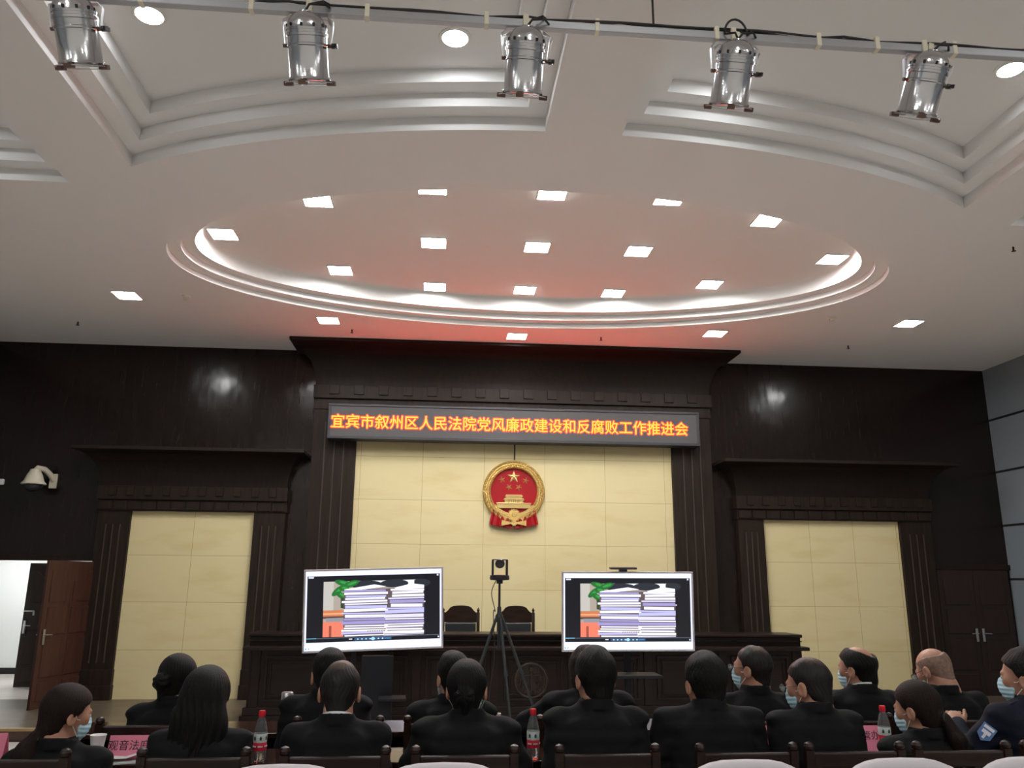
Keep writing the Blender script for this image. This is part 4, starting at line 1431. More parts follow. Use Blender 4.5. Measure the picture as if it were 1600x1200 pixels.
fk = thing('vacuum_flask', 'tall gold flask with silver lid on the front table beside the short-haired person', 'flask', (gx(447, 1115, 5.12), 5.12, TH))
MB().lathe([(0.030, 0.0), (0.033, 0.005), (0.033, 0.16), (0.030, 0.166)], 28).build('flask_body', M_THERMOS, fk, smooth=True, angle=50)
MB().lathe([(0.031, 0.167), (0.034, 0.169), (0.034, 0.205), (0.030, 0.21)], 28).build('lid', M_STEEL, fk, smooth=True, angle=50)
wcup = thing('white_cup', 'small white cup beside the person with the hair bun, on the front table', 'cup', (gx(773, 1104, 5.2), 5.2, TH))
MB().lathe([(0.02, 0.0), (0.036, 0.03), (0.038, 0.075), (0.035, 0.075), (0.032, 0.03), (0.015, 0.006)], 24).build('bowl', M_PAPER, wcup, smooth=True)
MB().tube([(-0.036, 0, 0.06), (-0.06, 0, 0.07), (-0.055, 0, 0.115)], 0.006).build('handle', M_PAPER, wcup, smooth=True)

# ================================================================== PEOPLE (smooth implicit surfaces meshed with surface nets)
def smin(a, b, k):
    h = np.clip(0.5 + 0.5 * (b - a) / k, 0, 1)
    return b + (a - b) * h - k * h * (1 - h)


def smax(a, b, k):
    return -smin(-a, -b, k)


def ell(p, c, r):
    r = np.array(r, np.float32)
    q = (p - np.array(c, np.float32)) / r
    k0 = np.sqrt((q * q).sum(-1))
    q = q / r
    k1 = np.sqrt((q * q).sum(-1)) + 1e-6
    return k0 * (k0 - 1) / k1


def caps(p, a, b, ra, rb):
    a = np.array(a, np.float32)
    b = np.array(b, np.float32)
    ab = b - a
    t = np.clip(((p - a) @ ab) / max(1e-9, float(ab @ ab)), 0, 1)
    d = p - a - t[..., None] * ab
    return np.sqrt((d * d).sum(-1)) - (ra + (rb - ra) * t)


class Field:
    def __init__(self, lo, hi, h):
        self.lo = np.array(lo, float)
        self.h = h
        self.n = np.ceil((np.array(hi) - self.lo) / h).astype(int) + 1
        self.F = np.full(self.n, 1.0, np.float32)

    def block(self, lo, hi):
        a = np.clip(np.floor((np.array(lo) - self.lo) / self.h).astype(int), 0, self.n)
        b = np.clip(np.ceil((np.array(hi) - self.lo) / self.h).astype(int) + 1, 0, self.n)
        ax = [self.lo[i] + self.h * np.arange(a[i], b[i]) for i in range(3)]
        P = np.stack(np.meshgrid(*ax, indexing='ij'), -1).astype(np.float32)
        return tuple(slice(a[i], b[i]) for i in range(3)), P

    def add(self, fn, lo, hi, k=0.02, mode='min'):
        pad = k + 3 * self.h
        s, P = self.block(np.array(lo) - pad, np.array(hi) + pad)
        if P.size == 0:
            return
        d = fn(P)
        self.F[s] = smin(self.F[s], d, k) if mode == 'min' else smax(self.F[s], d, k)

    def caps(self, a, b, ra, rb, k=0.02):
        r = max(ra, rb)
        self.add(lambda P: caps(P, a, b, ra, rb), np.minimum(a, b) - r, np.maximum(a, b) + r, k)

    def ell(self, c, r, k=0.02):
        self.add(lambda P: ell(P, c, r), np.array(c) - r, np.array(c) + r, k)

    def mesh(self, name):
        F = self.F
        F = np.pad(F, 1, constant_values=1.0)
        lo = self.lo - self.h
        S = F < 0
        n = F.shape
        cells = np.zeros((n[0] - 1, n[1] - 1, n[2] - 1), np.int8)
        for i in (0, 1):
            for j in (0, 1):
                for k in (0, 1):
                    cells += S[i:n[0] - 1 + i, j:n[1] - 1 + j, k:n[2] - 1 + k]
        act = (cells > 0) & (cells < 8)
        idx = np.full(act.shape, -1, np.int64)
        cc = np.argwhere(act)
        idx[act] = np.arange(len(cc))
        acc = np.zeros((len(cc), 3))
        cnt = np.zeros(len(cc))
        offs = [(i, j, k) for i in (0, 1) for j in (0, 1) for k in (0, 1)]
        val = {o: F[cc[:, 0] + o[0], cc[:, 1] + o[1], cc[:, 2] + o[2]] for o in offs}
        for o in offs:
            for ax in range(3):
                if o[ax] == 0:
                    o2 = list(o)
                    o2[ax] = 1
                    o2 = tuple(o2)
                    a, b = val[o], val[o2]
                    m = (a < 0) != (b < 0)
                    t = np.where(m, a / np.where(m, a - b, 1), 0)
                    pt = np.array(o, float)[None, :].repeat(len(cc), 0)
                    pt[:, ax] += t
                    acc += pt * m[:, None]
                    cnt += m
        V = lo + self.h * (cc + acc / np.maximum(cnt, 1)[:, None])
        quads = []
        for ax in range(3):
            sl0 = [slice(1, -1)] * 3
            sl1 = [slice(1, -1)] * 3
            sl0[ax] = slice(0, n[ax] - 1)
            sl1[ax] = slice(1, n[ax])
            a, b = S[tuple(sl0)], S[tuple(sl1)]
            e = np.argwhere(a != b)
            inside = a[e[:, 0], e[:, 1], e[:, 2]]
            base = e.copy()
            for q in range(3):
                if q != ax:
                    base[:, q] += 1
            u, w = (ax + 1) % 3, (ax + 2) % 3
            du = np.zeros(3, int)
            du[u] = 1
            dw = np.zeros(3, int)
            dw[w] = 1
            q = [idx[tuple((base - du - dw).T)], idx[tuple((base - dw).T)], idx[tuple(base.T)], idx[tuple((base - du).T)]]
            Q = np.stack(q, 1)
            Q[~inside] = Q[~inside][:, ::-1]
            quads.append(Q)
        Q = np.concatenate(quads)
        me = bpy.data.meshes.new(name)
        me.vertices.add(len(V))
        me.vertices.foreach_set('co', V.astype(np.float32).ravel())
        me.loops.add(Q.size)
        me.loops.foreach_set('vertex_index', Q.ravel().astype(np.int32))
        me.polygons.add(len(Q))
        me.polygons.foreach_set('loop_start', np.arange(0, Q.size, 4, dtype=np.int32))
        me.polygons.foreach_set('use_smooth', np.ones(len(Q), bool))
        me.update(calc_edges=True)
        me.validate()
        return me


def wob(P, s, seed=0.0):
    x, y, z = P[..., 0] * s + seed, P[..., 1] * s + 1.7 * seed, P[..., 2] * s - seed
    return (np.sin(x + 1.3 * np.sin(z * 0.8)) * np.sin(y * 1.1 + 0.7 * np.sin(x * 0.9)) + np.sin(z * 1.2 + np.sin(y))) * 0.5


def head_sdf(p, fem=False):
    jw = 0.95 if fem else 1.0
    d = ell(p, (0, -0.012, 0.03), (0.078, 0.096, 0.092))
    d = smin(d, ell(p, (0, 0.028, -0.05), (0.056 * jw, 0.062, 0.066)), 0.03)
    for s in (-1, 1):
        d = smin(d, ell(p, (s * 0.032, 0.052, -0.012), (0.034, 0.034, 0.036)), 0.02)
    d = smin(d, ell(p, (0, 0.070, -0.095), (0.022, 0.018, 0.016)), 0.025)
    d = smin(d, caps(p, (-0.032, 0.082, 0.024), (0.032, 0.082, 0.024), 0.009, 0.009), 0.02)
    for s in (-1, 1):
        d = smax(d, -ell(p, (s * 0.031, 0.100, 0.006), (0.017, 0.014, 0.011)), 0.012)
    d = smin(d, caps(p, (0, 0.090, 0.012), (0, 0.107, -0.030), 0.007, 0.011), 0.010)
    for s in (-1, 1):
        d = smin(d, ell(p, (s * 0.011, 0.098, -0.034), (0.008, 0.010, 0.008)), 0.006)
    d = smin(d, ell(p, (0, 0.088, -0.060), (0.024, 0.012, 0.007)), 0.006)
    d = smin(d, ell(p, (0, 0.087, -0.072), (0.020, 0.012, 0.007)), 0.006)
    d = smax(d, -ell(p, (0, 0.102, -0.066), (0.022, 0.008, 0.0025)), 0.004)
    for s in (-1, 1):
        e = ell(p, (s * 0.084, -0.014, -0.008), (0.0105, 0.022, 0.034))
        e = smax(e, -ell(p, (s * 0.095, -0.008, -0.004), (0.008, 0.013, 0.022)), 0.006)
        d = smin(d, e, 0.008)
    d = smin(d, caps(p, (0, -0.030, -0.05), (0, -0.045, -0.13), 0.056 * jw, 0.056 * jw), 0.025)
    return d


# bald-ish hair masks: yfront(z) is the hairline profile seen from the side
_zz = [-0.13, -0.06, -0.03, 0.0, 0.02, 0.045, 0.065, 0.085, 0.10, 0.13, 0.2]
_yy = [-0.045, -0.040, -0.034, 0.002, 0.018, 0.030, 0.062, 0.088, 0.100, 0.12, 0.12]


def hair_sdf(p, kind, seed=0.0):
    x, y, z = p[..., 0], p[..., 1], p[..., 2]
    vol = {'short': 0.0, 'thin': -0.005, 'balding': -0.001, 'stub': -0.008, 'bun': 0.0, 'pony': 0.002, 'lowpony': 0.003, 'long': 0.006, 'bob': 0.008}[kind]
    top = 0.008 if kind == 'short' else 0.0
    d = ell(p, (0, -0.016, 0.034 + top * 0.5), (0.0895 + vol, 0.109 + vol, 0.102 + vol + top))
    d = smin(d, ell(p, (0, -0.046, -0.045), (0.060 + vol, 0.064 + vol, 0.085)), 0.03)
    th = np.arctan2(x, -(y + 0.02))
    if kind in ('short', 'thin', 'balding', 'bob'):
        d = d - 0.0008 * np.sin(th * 30 + 4 * np.sin(z * 50 + seed) + seed) - 0.0022 * wob(p, 75, seed) - 0.003 * wob(p, 32, seed)
    elif kind != 'stub':
        d = d - 0.0009 * np.sin(th * 40 + 2 * np.sin(z * 26 + seed)) - 0.002 * wob(p, 24, seed)
    yf = np.interp(z, _zz, _yy).astype(np.float32)
    if kind in ('bun', 'pony', 'lowpony'):
        yf = yf + np.where((z > -0.03) & (z < 0.06), 0.006, 0)
    if kind in ('long', 'bob'):
        yf = np.maximum(yf, np.interp(z, [-0.3, -0.1, 0.05, 0.09], [0.03, 0.045, 0.062, 0.09]).astype(np.float32))
    d = smax(d, y - yf, 0.006)
    nape = -0.084 if kind == 'thin' else -0.098 if kind in ('short', 'thin', 'balding') else (-0.075 if kind == 'stub' else -0.095)
    if kind == 'bob':
        nape = -0.13
    d = smax(d, (nape - z) + 0.7 * np.maximum(np.abs(x) - 0.028, 0) + 0.003 * np.sin(x * 220) + 0.004 * wob(p, 90, seed), 0.008)
    if kind == 'balding':
        d = smax(d, -ell(p, (0.006, -0.058, 0.125), (0.058, 0.085, 0.072)), 0.02)
    if kind == 'stub':
        d = smax(d, z - (0.075 + 0.01 * np.sin(x * 40)), 0.01)
    if kind == 'bun':
        d = smin(d, ell(p, (0, -0.132, -0.014), (0.043, 0.032, 0.041)) - 0.003 * np.sin(np.arctan2(x, z + 0.01) * 7 + 60 * (y + 0.128)), 0.014)
        d = smin(d, caps(p, (0, -0.12, -0.02), (0, -0.105, -0.085), 0.026, 0.018), 0.02)
    if kind == 'pony':
        st = -0.003 * np.sin(np.arctan2(x, -(y + 0.1)) * 9 + 20 * z + seed)
        d = smin(d, caps(p, (0, -0.09, -0.03), (0, -0.130, -0.045), 0.034, 0.020), 0.02)
        d = smin(d, caps(p, (0, -0.130, -0.045), (0.005, -0.155, -0.14), 0.022, 0.036) + st, 0.012)
        d = smin(d, caps(p, (0.005, -0.155, -0.14), (0.02, -0.150, -0.32), 0.036, 0.016) + st, 0.02)
    if kind == 'lowpony':
        st = -0.004 * np.sin(np.arctan2(x, -(y + 0.08)) * 8 + 26 * z + seed) - 0.006 * wob(p, 40, seed)
        d = smin(d, caps(p, (0, -0.080, -0.06), (0, -0.105, -0.105), 0.032, 0.022), 0.018)
        d = smin(d, caps(p, (0, -0.105, -0.105), (0.0, -0.125, -0.17), 0.030, 0.052) + st, 0.012)
        d = smin(d, caps(p, (0.0, -0.125, -0.17), (0.0, -0.12, -0.31), 0.052, 0.026) + st, 0.02)
    if kind == 'long':
        c = ell(p, (0, -0.062, -0.12), (0.120, 0.070, 0.21)) - 0.004 * np.sin(x * 210 + 3 * np.sin(z * 18)) - 0.005 * wob(p, 30, seed)
        c = smax(c, y + 0.005, 0.02)
        d = smin(d, c, 0.03)
    if kind == 'bob':
        c = ell(p, (0, -0.03, -0.05), (0.103, 0.085, 0.10)) - 0.004 * np.sin(th * 30 + seed)
        d = smin(d, smax(c, y - 0.03, 0.02), 0.02)
    return d


_hair_cache = {}


def hair_mesh(kind, seed):
    f = Field((-0.135, -0.24, -0.36) if kind in ('pony', 'long', 'lowpony') else (-0.13, -0.18, -0.17), (0.135, 0.14, 0.17), 0.0038)
    f.add(lambda P: hair_sdf(P, kind, seed), (-0.3, -0.3, -0.4), (0.3, 0.3, 0.3), 0.0005)
    return f.mesh('hair')


def mesh_obj(name, me, m, parent, mtx=None):
    me.materials.clear()
    me.materials.append(m)
    o = bpy.data.objects.new(name, me)
    COL.objects.link(o)
    o.parent = parent
    if mtx is not None:
        o.matrix_local = mtx
    return o


def hand_prims(thumb_up=False):
    out = [('e', (0, 0.045, 0), (0.041, 0.052, 0.016))]
    for x, L, sp in ((-0.030, 0.052, -0.10), (-0.010, 0.066, -0.03), (0.010, 0.072, 0.03), (0.030, 0.064, 0.10)):
        b = Vector((x, 0.085, 0.002))
        m_ = b + Vector((sp * 0.1, 0.55 * L, -0.010))
        t = m_ + Vector((sp * 0.05, 0.36 * L, -0.028))
        if thumb_up:
            m_ = b + Vector((0, 0.35 * L, -0.026))
            t = m_ + Vector((0, -0.2 * L, -0.032))
        out += [('c', b, m_, 0.0095, 0.0085), ('c', m_, t, 0.0085, 0.0068)]
    b = Vector((0.034, 0.022, -0.004))
    m_ = b + Vector((0.024, 0.030, -0.004))
    t = m_ + Vector((0.006, 0.030, -0.008))
    if thumb_up:
        m_ = b + Vector((0.016, 0.040, 0.006))
        t = m_ + Vector((0.004, 0.034, 0.010))
    out += [('c', b, m_, 0.0125, 0.0105), ('c', m_, t, 0.0105, 0.008)]
    return out


def frame_to(dirv, up=(0, 0, 1), flip=1):
    y = Vector(dirv).normalized()
    x = y.cross(Vector(up)).normalized() * 1
    z = x.cross(y)
    return Matrix((x, y, z)).transposed()


def person(label, u, v, Y, kind='short', yaw=0, pitch=0, roll=0, hs=1.07, nk=0.0, seed=0.0, fem=False, mask=False, glasses=False, collar=False, uniform=False,
           body_yaw=0.0, hairmat=None, lean=0.05, arms=None, wide=1.0, brow_up=0.0, slope=0.0):
    p = at(u, v, Y)
    zt = p.z - PZ
    root = thing('person', label, 'person', (p.x, Y, PZ), R(body_yaw), 'people seated in the two rows')
    zs = 0.455
    zn = zt - (0.243 + nk) - (1 - math.cos(R(pitch))) * 0.05
    dyb = -lean                                  # seat lies behind the head
    npv = Vector((0, -0.012, zn))
    Rh = (Matrix.Rotation(R(yaw), 3, 'Z') @ Matrix.Rotation(R(-pitch), 3, 'X') @ Matrix.Rotation(R(roll), 3, 'Y'))
    hc = Vector((0, 0.023 + 0.10 * math.sin(R(pitch)), zt - 0.141 * hs))
    RhN = np.array(Rh)
    hcN = np.array(hc)
    # body
    lo, hi = np.array((-0.46, -0.30, zs - 0.06)), np.array((0.46, 0.60, zt + 0.05))
    f = Field(lo, hi, 0.0052)
    hw = 0.180 * wide * (0.92 if fem else 1)
    zc = zn - 0.085
    tz = 0.86
    if arms is None:
        arms = [((-hw - 0.035, -0.02 - lean, zc - 0.29), (-0.10, 0.16, 0.64), 0), ((hw + 0.035, -0.02 - lean, zc - 0.29), (0.10, 0.16, 0.64), 0)]
    elif arms == 'table':
        arms = [((-hw - 0.075, 0.02, tz - 0.06), (-0.13, 0.33, tz - 0.012), 0), ((hw + 0.075, 0.02, tz - 0.06), (0.13, 0.33, tz - 0.012), 0)]

    def torso(P, grow, k0=0.0):
        z = P[..., 2] - zn
        zb = zs - zn
        kz = [zb - 0.05, zb + 0.02, zb * 0.62, -0.22, -0.13, -0.085, -0.055, -0.03, 0.0]
        fw = 0.9 if fem else 1.0
        kw = [0.175, 0.185, 0.165 * fw, 0.185 * fw * wide, 0.19 * fw * wide, 0.175 * fw * wide, 0.13 * fw, 0.085, 0.06]
        kd = [0.135, 0.14, 0.118, 0.115, 0.108, 0.098, 0.085, 0.072, 0.06]
        kc = [-lean * 1.4, -lean * 1.4, -lean * 0.9, -0.010, -0.005, -0.008, -0.012, -0.014, -0.014]
        w = np.interp(z, kz, kw) + grow
        d_ = np.interp(z, kz, kd) + grow
        c = np.interp(z, kz, kc)
        q = ((np.abs(P[..., 0]) / w) ** 2.5 + (np.abs(P[..., 1] - c) / d_) ** 2.5) ** 0.4
        s = (q - 1) * np.minimum(w, d_) * 0.8
        s = np.maximum(s, z - (0.005 + grow))
        return np.maximum(s, (zs - 0.0) - P[..., 2]).astype(np.float32)
    f.add(lambda P: torso(P, -0.004), lo + 0.02, (0.46, 0.3, zn + 0.03), 0.02)

    def headfn(P):
        return (head_sdf(((P - hcN.astype(np.float32)) @ RhN.astype(np.float32)) / hs, fem) * hs).astype(np.float32)
    f.add(headfn, hcN - 0.17, hcN + 0.17, 0.015)
    base = hc + Rh @ Vector((0, -0.035, -0.085)) * hs
    f.caps(np.array(base), np.array((0, -0.014, zn - 0.05)), 0.056 * hs * (0.9 if fem else 1), 0.062, 0.03)
    for sgn_, (E, W, tu) in zip((-1, 1), arms):
        S = np.array((sgn_ * (hw - 0.012), -0.004, zc - 0.01 - slope))
        E, W = np.array(E), np.array(W)
        f.caps(S, E, 0.056, 0.043, 0.04)
        f.caps(E, W, 0.043, 0.026, 0.025)
        fr = frame_to(W - E)
        if sgn_ > 0:
            fr = fr @ Matrix.Diagonal((-1, 1, 1))
        for pr in hand_prims(bool(tu)):
            pts = [np.array(fr @ Vector(q)) + W for q in pr[1:3]] if pr[0] == 'c' else None
            if pr[0] == 'c':
                f.caps(pts[0], pts[1], pr[3], pr[4], 0.006)
            else:
                c_ = np.array(fr @ Vector(pr[1])) + W
                A = np.array(fr)
                f.add(lambda P: ell((P - c_.astype(np.float32)) @ A.astype(np.float32), (0, 0, 0), pr[2]), c_ - 0.06, c_ + 0.06, 0.015)
    body = mesh_obj('body', f.mesh('body'), M_SKIN, root)
    # jacket
    jm = M_NAVY if uniform else M_SUIT
    g = Field(lo - 0.03, (0.49, 0.60, zn + 0.11), 0.0085)
    g.add(lambda P: torso(P, 0.012), lo, (0.46, 0.3, zn + 0.05), 0.02)
    for sgn_, (E, W, tu) in zip((-1, 1), arms):
        S = np.array((sgn_ * (hw - 0.005), -0.004, zc - 0.008 - slope))
        E, W = np.array(E), np.array(W)
        N0 = np.array((sgn_ * 0.05, -0.016, zn - 0.052))
        g.caps(N0, S + np.array((0, 0, 0.004)), 0.050, 0.060, 0.035)
        g.caps(S, E, 0.068, 0.056, 0.03)
        g.caps(E, W - (W - E) * 0.05, 0.056, 0.040, 0.03)
    for s in (-1, 1):                             # squared shoulder pads
        g.ell((s * (hw + 0.022), -0.006, zc + 0.022 - slope), (0.046, 0.058, 0.024), 0.035)
    # shoulder blades and back seam
    for s in (-1, 1):
        g.ell((s * 0.085, -0.085, zn - 0.16), (0.07, 0.035, 0.09), 0.05)
    sd = seed * 3.1

    def wrinkle(F_, P):
        a = 0.0035 * wob(P * np.array((1, 1, 0.7), np.float32), 24, sd) + 0.0025 * wob(P * np.array((0.7, 0.7, 1.8), np.float32), 46, sd + 2)
        fold = 0.004 * np.sin(P[..., 2] * 62 + 5 * np.abs(P[..., 0]) * 6 + sd) * np.clip((np.abs(P[..., 0]) - 0.14) * 9, 0, 1)
        return F_ + a + fold
    s_, P_ = g.block(g.lo, g.lo + g.h * g.n)
    g.F[s_] = np.where(g.F[s_] < 0.2, wrinkle(g.F[s_], P_), g.F[s_])

    def neckring(P):
        c0 = np.array((0, -0.022, zn - 0.012), np.float32)
        q = P - c0
        zz = q[..., 2] - 0.30 * (-q[..., 1])
        r = np.sqrt((q[..., 0] / 1.06) ** 2 + q[..., 1] ** 2)
        return np.maximum(np.abs(r - (0.070 + 0.14 * np.clip(0.02 - zz, 0, 0.1))) - 0.0065, np.abs(zz + 0.006) - 0.028).astype(np.float32)
    g.add(neckring, (-0.11, -0.13, zn - 0.07), (0.11, 0.08, zn + 0.06), 0.006)
    jk = mesh_obj('jacket', g.mesh('jacket'), jm, root)
    if collar:
        cm = MB()
        rings = []
        for k in range(32):
            a = 2 * PI * k / 32
            c_, s2 = math.cos(a), math.sin(a)
            zz = zn + 0.004 + 0.30 * (-(0.066 * s2))
            rings.append([(0.0685 * c_, -0.022 + 0.0645 * s2, zz - 0.02), (0.070 * c_, -0.022 + 0.066 * s2, zz - 0.02), (0.0665 * c_, -0.024 + 0.063 * s2, zz + 0.013), (0.064 * c_, -0.024 + 0.0605 * s2, zz + 0.013)])
        rings.append(rings[0])
        cm.loft(rings, True)
        cm.build('shirt_collar', M_WHITE, root, smooth=True)
    mtx = Matrix.Translation(hc) @ Rh.to_4x4() @ Matrix.Diagonal((hs, hs, hs, 1))
    hm = hairmat or (M_THIN if kind == 'thin' else M_STUBBLE if kind == 'stub' else M_HAIR)
    mesh_obj('hair', hair_mesh(kind, seed), hm, root, mtx)
    for s in (-1, 1):
        e = MB().ball((s * 0.031, 0.0815, 0.006), 0.0115, 12, 8).build('eye', M_EYE, root, smooth=True)
        e.matrix_local = mtx
    if mask:
        q = Field((-0.1, 0.0, -0.125), (0.1, 0.15, 0.03), 0.0035)

        def mk(P):
            d = ell(P, (0, 0.030, -0.045), (0.066, 0.081, 0.074)) + 0.0016 * np.sin(P[..., 2] * 330)
            d = smin(d, ell(P, (0, 0.096, -0.03), (0.020, 0.019, 0.033)), 0.02)
            d = smax(d, 0.034 - P[..., 1] + 0.3 * np.abs(P[..., 2] + 0.045), 0.004)
            d = smax(d, P[..., 2] + 0.004 - 0.012 * np.exp(-(P[..., 0] / 0.02) ** 2), 0.004)
            return smax(d, -0.108 - P[..., 2], 0.004).astype(np.float32)
        q.add(mk, (-0.2, -0.1, -0.2), (0.2, 0.2, 0.1), 0.0005)
        mo = mesh_obj('face_mask', q.mesh('face_mask'), M_MASK, root, mtx)
        for s in (-1, 1):
            lp = MB()
            for z_ in (-0.012, -0.09):
                lp.tube([(s * 0.058, 0.048, z_), (s * 0.073, 0.018, z_ * 0.6 - 0.004), (s * 0.0845, -0.006, 0.004 if z_ > -0.05 else -0.032), (s * 0.086, -0.026, 0.002 if z_ > -0.05 else -0.02)], 0.0017, 6)
            lp.build('ear_loop', M_WHITE, mo, smooth=True)
    if glasses:
        gl = MB()
        for s in (-1, 1):
            gl.tube([(s * 0.034 + 0.024 * math.cos(2 * PI * k / 20), 0.113, 0.003 + 0.017 * math.sin(2 * PI * k / 20)) for k in range(20)], 0.0017, 6, True)
            gl.tube([(s * 0.058, 0.112, 0.008), (s * 0.070, 0.09, 0.009), (s * 0.083, 0.0, 0.012), (s * 0.086, -0.02, 0.004)], 0.0017, 6)
        gl.tube([(-0.010, 0.114, 0.006), (0, 0.116, 0.009), (0.010, 0.114, 0.006)], 0.0016, 6)
        go = gl.build('glasses', M_BLACKPL, root, smooth=True)
        go.matrix_local = mtx
        ln = MB()
        for s in (-1, 1):
            ln.lathe([(0.0005, 0.0006), (0.0225, 0.0006), (0.0225, -0.0006), (0.0005, -0.0006)], 20, Matrix.Translation((s * 0.034, 0.113, 0.003)) @ Matrix.Rotation(R(90), 4, 'X') @ Matrix.Diagonal((1, 0.72, 1, 1)), caps=False)
        ln.build('lens', M_LENS, go, smooth=True)
    # trousers and shoes, shared by everyone
    for nm in ('trousers', 'shoe', 'shoe'):
        pass
    t = _legs(root, uniform)
    t.location.y = -lean
    for s in (-1, 1):
        sh = bpy.data.objects.new('shoe', _shoe_mesh())
        COL.objects.link(sh)
        sh.parent = root
        sh.location = (s * 0.10, 0.30 - lean, 0)
    if kind in ('pony', 'bun', 'lowpony'):
        c0 = (0, -0.130, -0.045) if kind == 'pony' else (0, -0.105, -0.105) if kind == 'lowpony' else (0, -0.124, -0.012)
        tb = MB().tube([(0.024 * math.cos(2 * PI * k / 16), c0[1] - 0.004, c0[2] + 0.024 * math.sin(2 * PI * k / 16)) for k in range(16)], 0.005, 8, True)
        o = tb.build('hair_tie', M_BLACKPL, root, smooth=True)
        o.matrix_local = mtx
    return root, dict(zn=zn, zc=zc, hw=hw, arms=arms, hc=hc, mtx=mtx)


_leg_cache = {}


def _legs(root, uniform):
    if 'm' not in _leg_cache:
        f = Field((-0.24, -0.18, 0.05), (0.24, 0.50, 0.60), 0.011)
        f.ell((0, -0.02, 0.52), (0.175, 0.14, 0.075), 0.03)
        for s in (-1, 1):
            f.caps(np.array((s * 0.095, 0.0, 0.525)), np.array((s * 0.10, 0.34, 0.515)), 0.080, 0.062, 0.03)
            f.caps(np.array((s * 0.10, 0.34, 0.515)), np.array((s * 0.10, 0.28, 0.085)), 0.060, 0.048, 0.03)
        _leg_cache['m'] = f.mesh('trousers')
        _leg_cache['m'].materials.append(M_SUIT)
    o = bpy.data.objects.new('trousers', _leg_cache['m'])
    COL.objects.link(o)
    o.parent = root
    return o


def _shoe_mesh():
    if 's' not in _leg_cache:
        f = Field((-0.06, -0.10, -0.005), (0.06, 0.22, 0.11), 0.007)
        f.ell((0, 0.09, 0.03), (0.043, 0.105, 0.038), 0.02)
        f.ell((0, -0.02, 0.04), (0.036, 0.055, 0.045), 0.02)
        f.caps(np.array((0, -0.02, 0.05)), np.array((0, -0.02, 0.095)), 0.036, 0.036, 0.02)
        f.add(lambda P: (0.002 - P[..., 2]).astype(np.float32), (-0.1, -0.2, -0.05), (0.1, 0.3, 0.2), 0.003, 'max')
        _leg_cache['s'] = f.mesh('shoe')
        _leg_cache['s'].materials.append(M_SHOE)
    return _leg_cache['s']


PB, PA = YB_, YA_
CG = 'wooden chairs of the nearer row'
CG2 = 'wooden chairs of the front row'
# nearer row, left to right: (label, u, v, options)
NEAR = [
    ('person in black jacket cut by the left picture edge, only an arm in view', -95, 1050, dict(kind='short', seed=9)),
    ('person in black with a low dark brown ponytail and mask, turned right, at far left', 106, 1068, dict(kind='lowpony', yaw=-44, pitch=10, fem=True, mask=True, hairmat=M_HAIRBR, seed=1, nk=0.0, hs=1.0)),
    ('person with long loose black hair down the back of a black jacket', 325, 1040, dict(kind='long', yaw=-6, pitch=4, fem=True, seed=2, hs=1.10, nk=0.01, wide=0.95)),
    ('person with thinning crown and white collar over a black suit, seen from behind', 533, 1030, dict(kind='thin', pitch=6, collar=True, seed=3, hs=1.08, nk=0.01)),
    ('person in black jacket with black hair in a low bun, seen from behind', 731, 1027, dict(kind='bun', yaw=-6, pitch=2, fem=True, mask=True, seed=4, hs=1.06, nk=0.0, wide=1.08, arms='table')),
    ('person with full short black hair before the right television, in a black jacket', 929, 1010, dict(kind='short', yaw=14, seed=5, hs=1.08, nk=0.012)),
    ('broad person with short black hair and black jacket, right of the right television', 1101, 1018, dict(kind='short', yaw=8, seed=6, hs=1.10, nk=-0.01, wide=1.1, arms='table')),
    ('person in glasses and mask turned left, short thinning hair, nearer row', 1264, 1025, dict(kind='thin', yaw=38, pitch=8, mask=True, glasses=True, seed=7, hs=1.06, nk=-0.015, wide=0.92)),
    ('person with a long ponytail and mask, turned left, beside the right bottle', 1434, 1063, dict(kind='pony', yaw=32, pitch=10, roll=0, fem=True, mask=True, hairmat=M_HAIRBR, seed=8, hs=1.03, nk=-0.01, wide=0.94)),
]
for i, (lab, u, v, kw) in enumerate(NEAR):
    person(lab, u, v, PB, **kw)
# uniformed person at the right edge, hand raised towards the left
of, info = person('person in navy uniform with arm patch and mask, raising a thumb, at the right edge', 1600, 1012, PB, kind='short', yaw=42, pitch=2, mask=True, uniform=True, seed=10, hs=1.08,
                  nk=0.0, arms=[((-0.31, 0.06, 0.84), (-0.24, 0.25, 0.945), 1), ((0.29, 0.02, 0.79), (0.13, 0.33, 0.845), 0)])
zc, hw = info['zc'], info['hw']
pt = MB()
a0 = Vector((-hw - 0.012, -0.004, zc))
E0 = Vector((-0.31, 0.06, 0.84))
mid = a0.lerp(E0, 0.42)
dv = (E0 - a0).normalized()
outv = Vector((-0.62, -0.78, 0.0))
outv = (outv - dv * outv.dot(dv)).normalized()
sv = dv.cross(outv)
fr = Matrix((sv, dv, outv)).transposed().to_4x4()
xf = Matrix.Translation(mid + outv * 0.061) @ fr
pt.add([(-0.032, -0.04, 0), (0.032, -0.04, 0), (0.032, 0.02, 0), (0, 0.045, 0), (-0.032, 0.02, 0), (-0.032, -0.04, 0.006), (0.032, -0.04, 0.006), (0.032, 0.02, 0.006), (0, 0.045, 0.006), (-0.032, 0.02, 0.006)],
       [(4, 3, 2, 1, 0), (5, 6, 7, 8, 9), (0, 1, 6, 5), (1, 2, 7, 6), (2, 3, 8, 7), (3, 4, 9, 8), (4, 0, 5, 9)], xf)
po = pt.build('arm_patch', M_PATCH, of)
MB().box((-0.024, -0.034, 0.005), (0.024, -0.02, 0.008), 0, xf).box((-0.02, -0.012, 0.005), (0.02, 0.006, 0.008), 0, xf).box((-0.006, 0.006, 0.005), (0.006, 0.03, 0.008), 0, xf).build('patch_mark', M_WHITE, po)
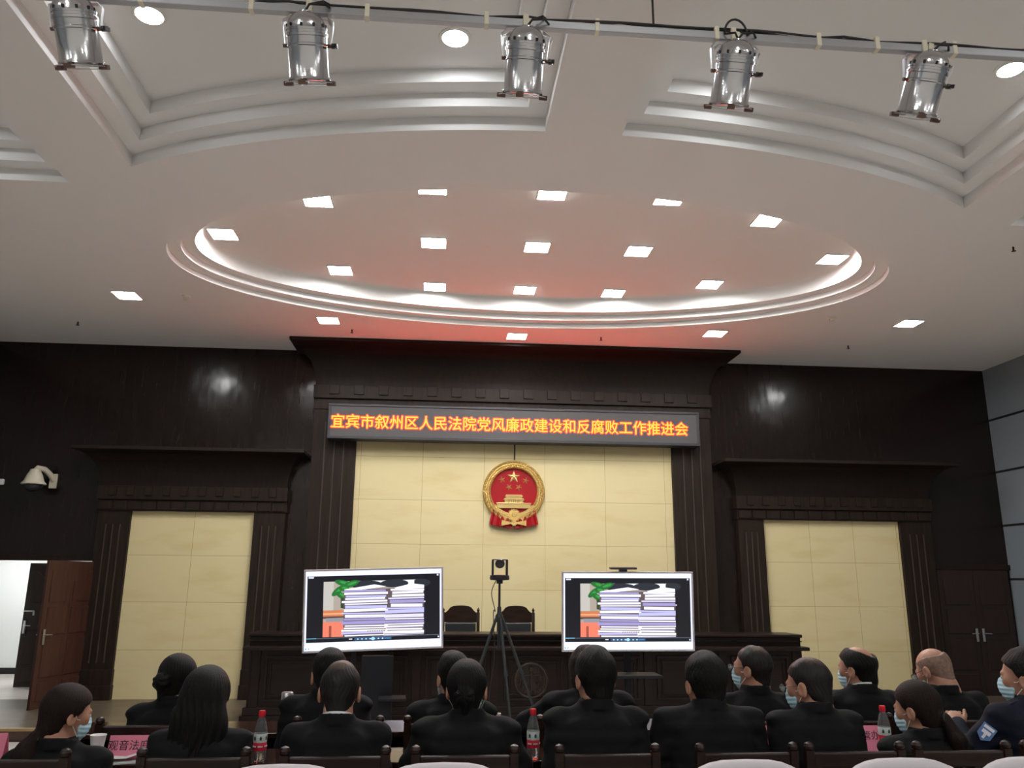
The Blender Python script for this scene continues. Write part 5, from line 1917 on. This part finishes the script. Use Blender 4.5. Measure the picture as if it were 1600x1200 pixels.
for s in (-1, 1):
    xe = Matrix.Translation((s * (hw - 0.06), -0.01, zc + 0.062)) @ Matrix.Rotation(R(s * 20), 4, 'Y')
    ep = MB().box((-0.06, -0.026, -0.006), (0.06, 0.026, 0.010), 0.004, xe).build('epaulette', M_NAVY, of)
    MB().ball((s * (hw - 0.02), -0.01, zc + 0.062), (0.009, 0.009, 0.006), 10, 6).build('silver_pin', M_STEEL, ep, smooth=True)

FRONT = [
    ('person with dark hair in a low bun, behind the long-haired one, front row', 279, 1020, dict(kind='bun', yaw=-22, pitch=10, fem=True, seed=11, hs=1.06, hairmat=M_HAIR)),
    ('person with short black hair below the left television, partly hidden, front row', 515, 1013, dict(kind='short', yaw=12, pitch=4, seed=12, hs=1.08, nk=-0.015)),
    ('person with short black hair behind the bun wearer, turned slightly left, front row', 708, 1018, dict(kind='short', yaw=22, mask=True, seed=13, hs=1.06, nk=0.0)),
    ('person with dark brown bobbed hair mostly hidden before the right television, front row', 918, 1010, dict(kind='bob', yaw=20, pitch=16, fem=True, hairmat=M_HAIRBR, seed=14, hs=1.06, nk=-0.02, wide=1.15,
        arms=[((-0.36, 0.04, 0.85), (-0.16, 0.32, 0.85), 0), ((0.28, 0.02, 0.79), (0.12, 0.33, 0.845), 0)])),
    ('person in glasses and pale blue mask looking left, cropped hair, front row', 1174, 1005, dict(kind='thin', yaw=44, pitch=-2, mask=True, glasses=True, seed=15, hs=1.06, nk=0.01)),
    ('person with a bald crown, white collar and mask looking left, front row', 1339, 1006, dict(kind='balding', yaw=33, pitch=4, mask=True, collar=True, seed=16, hs=1.06, nk=0.0)),
    ('person with shaved head bent down, in mask and black jacket, front row', 1464, 1010, dict(kind='stub', yaw=22, pitch=22, mask=True, glasses=True, seed=17, hs=1.06, nk=-0.01, wide=1.12)),
]
for lab, u, v, kw in FRONT:
    person(lab, u, v, PA, **kw)

# chairs under everyone
for u, nm in ((-150, 'outside the left picture edge'), (1673, 'under the uniformed person at the right edge'), (18, 'at the left picture edge, under the ponytail wearer'), (303, 'under the long-haired person'), (524, 'under the person with thinning crown'), (727, 'under the bun wearer'),
              (950, 'under the person before the right television'), (1168, 'under the broad person'), (1337, 'under the person in glasses'), (1505, 'under the ponytailed person at right')):
    place_chair(gx(u, 1178, 3.8), 4.05, 0, 'dark wooden chair, nearer row, ' + nm, CG)
for u, nm in ((225, 'under the dark bun wearer at left'), (615, 'under the person below the left television'), (700, 'behind the bun wearer'), (905, 'under the bob-haired person'), (1160, 'under the cropped-haired person in glasses'), (1330, 'under the person with bald crown'), (1515, 'under the person with shaved head')):
    if u == 615:
        u = 530
    place_chair(gx(u, 1128, 4.63), 4.86, 0, 'dark wooden chair, front row, ' + nm, CG2)
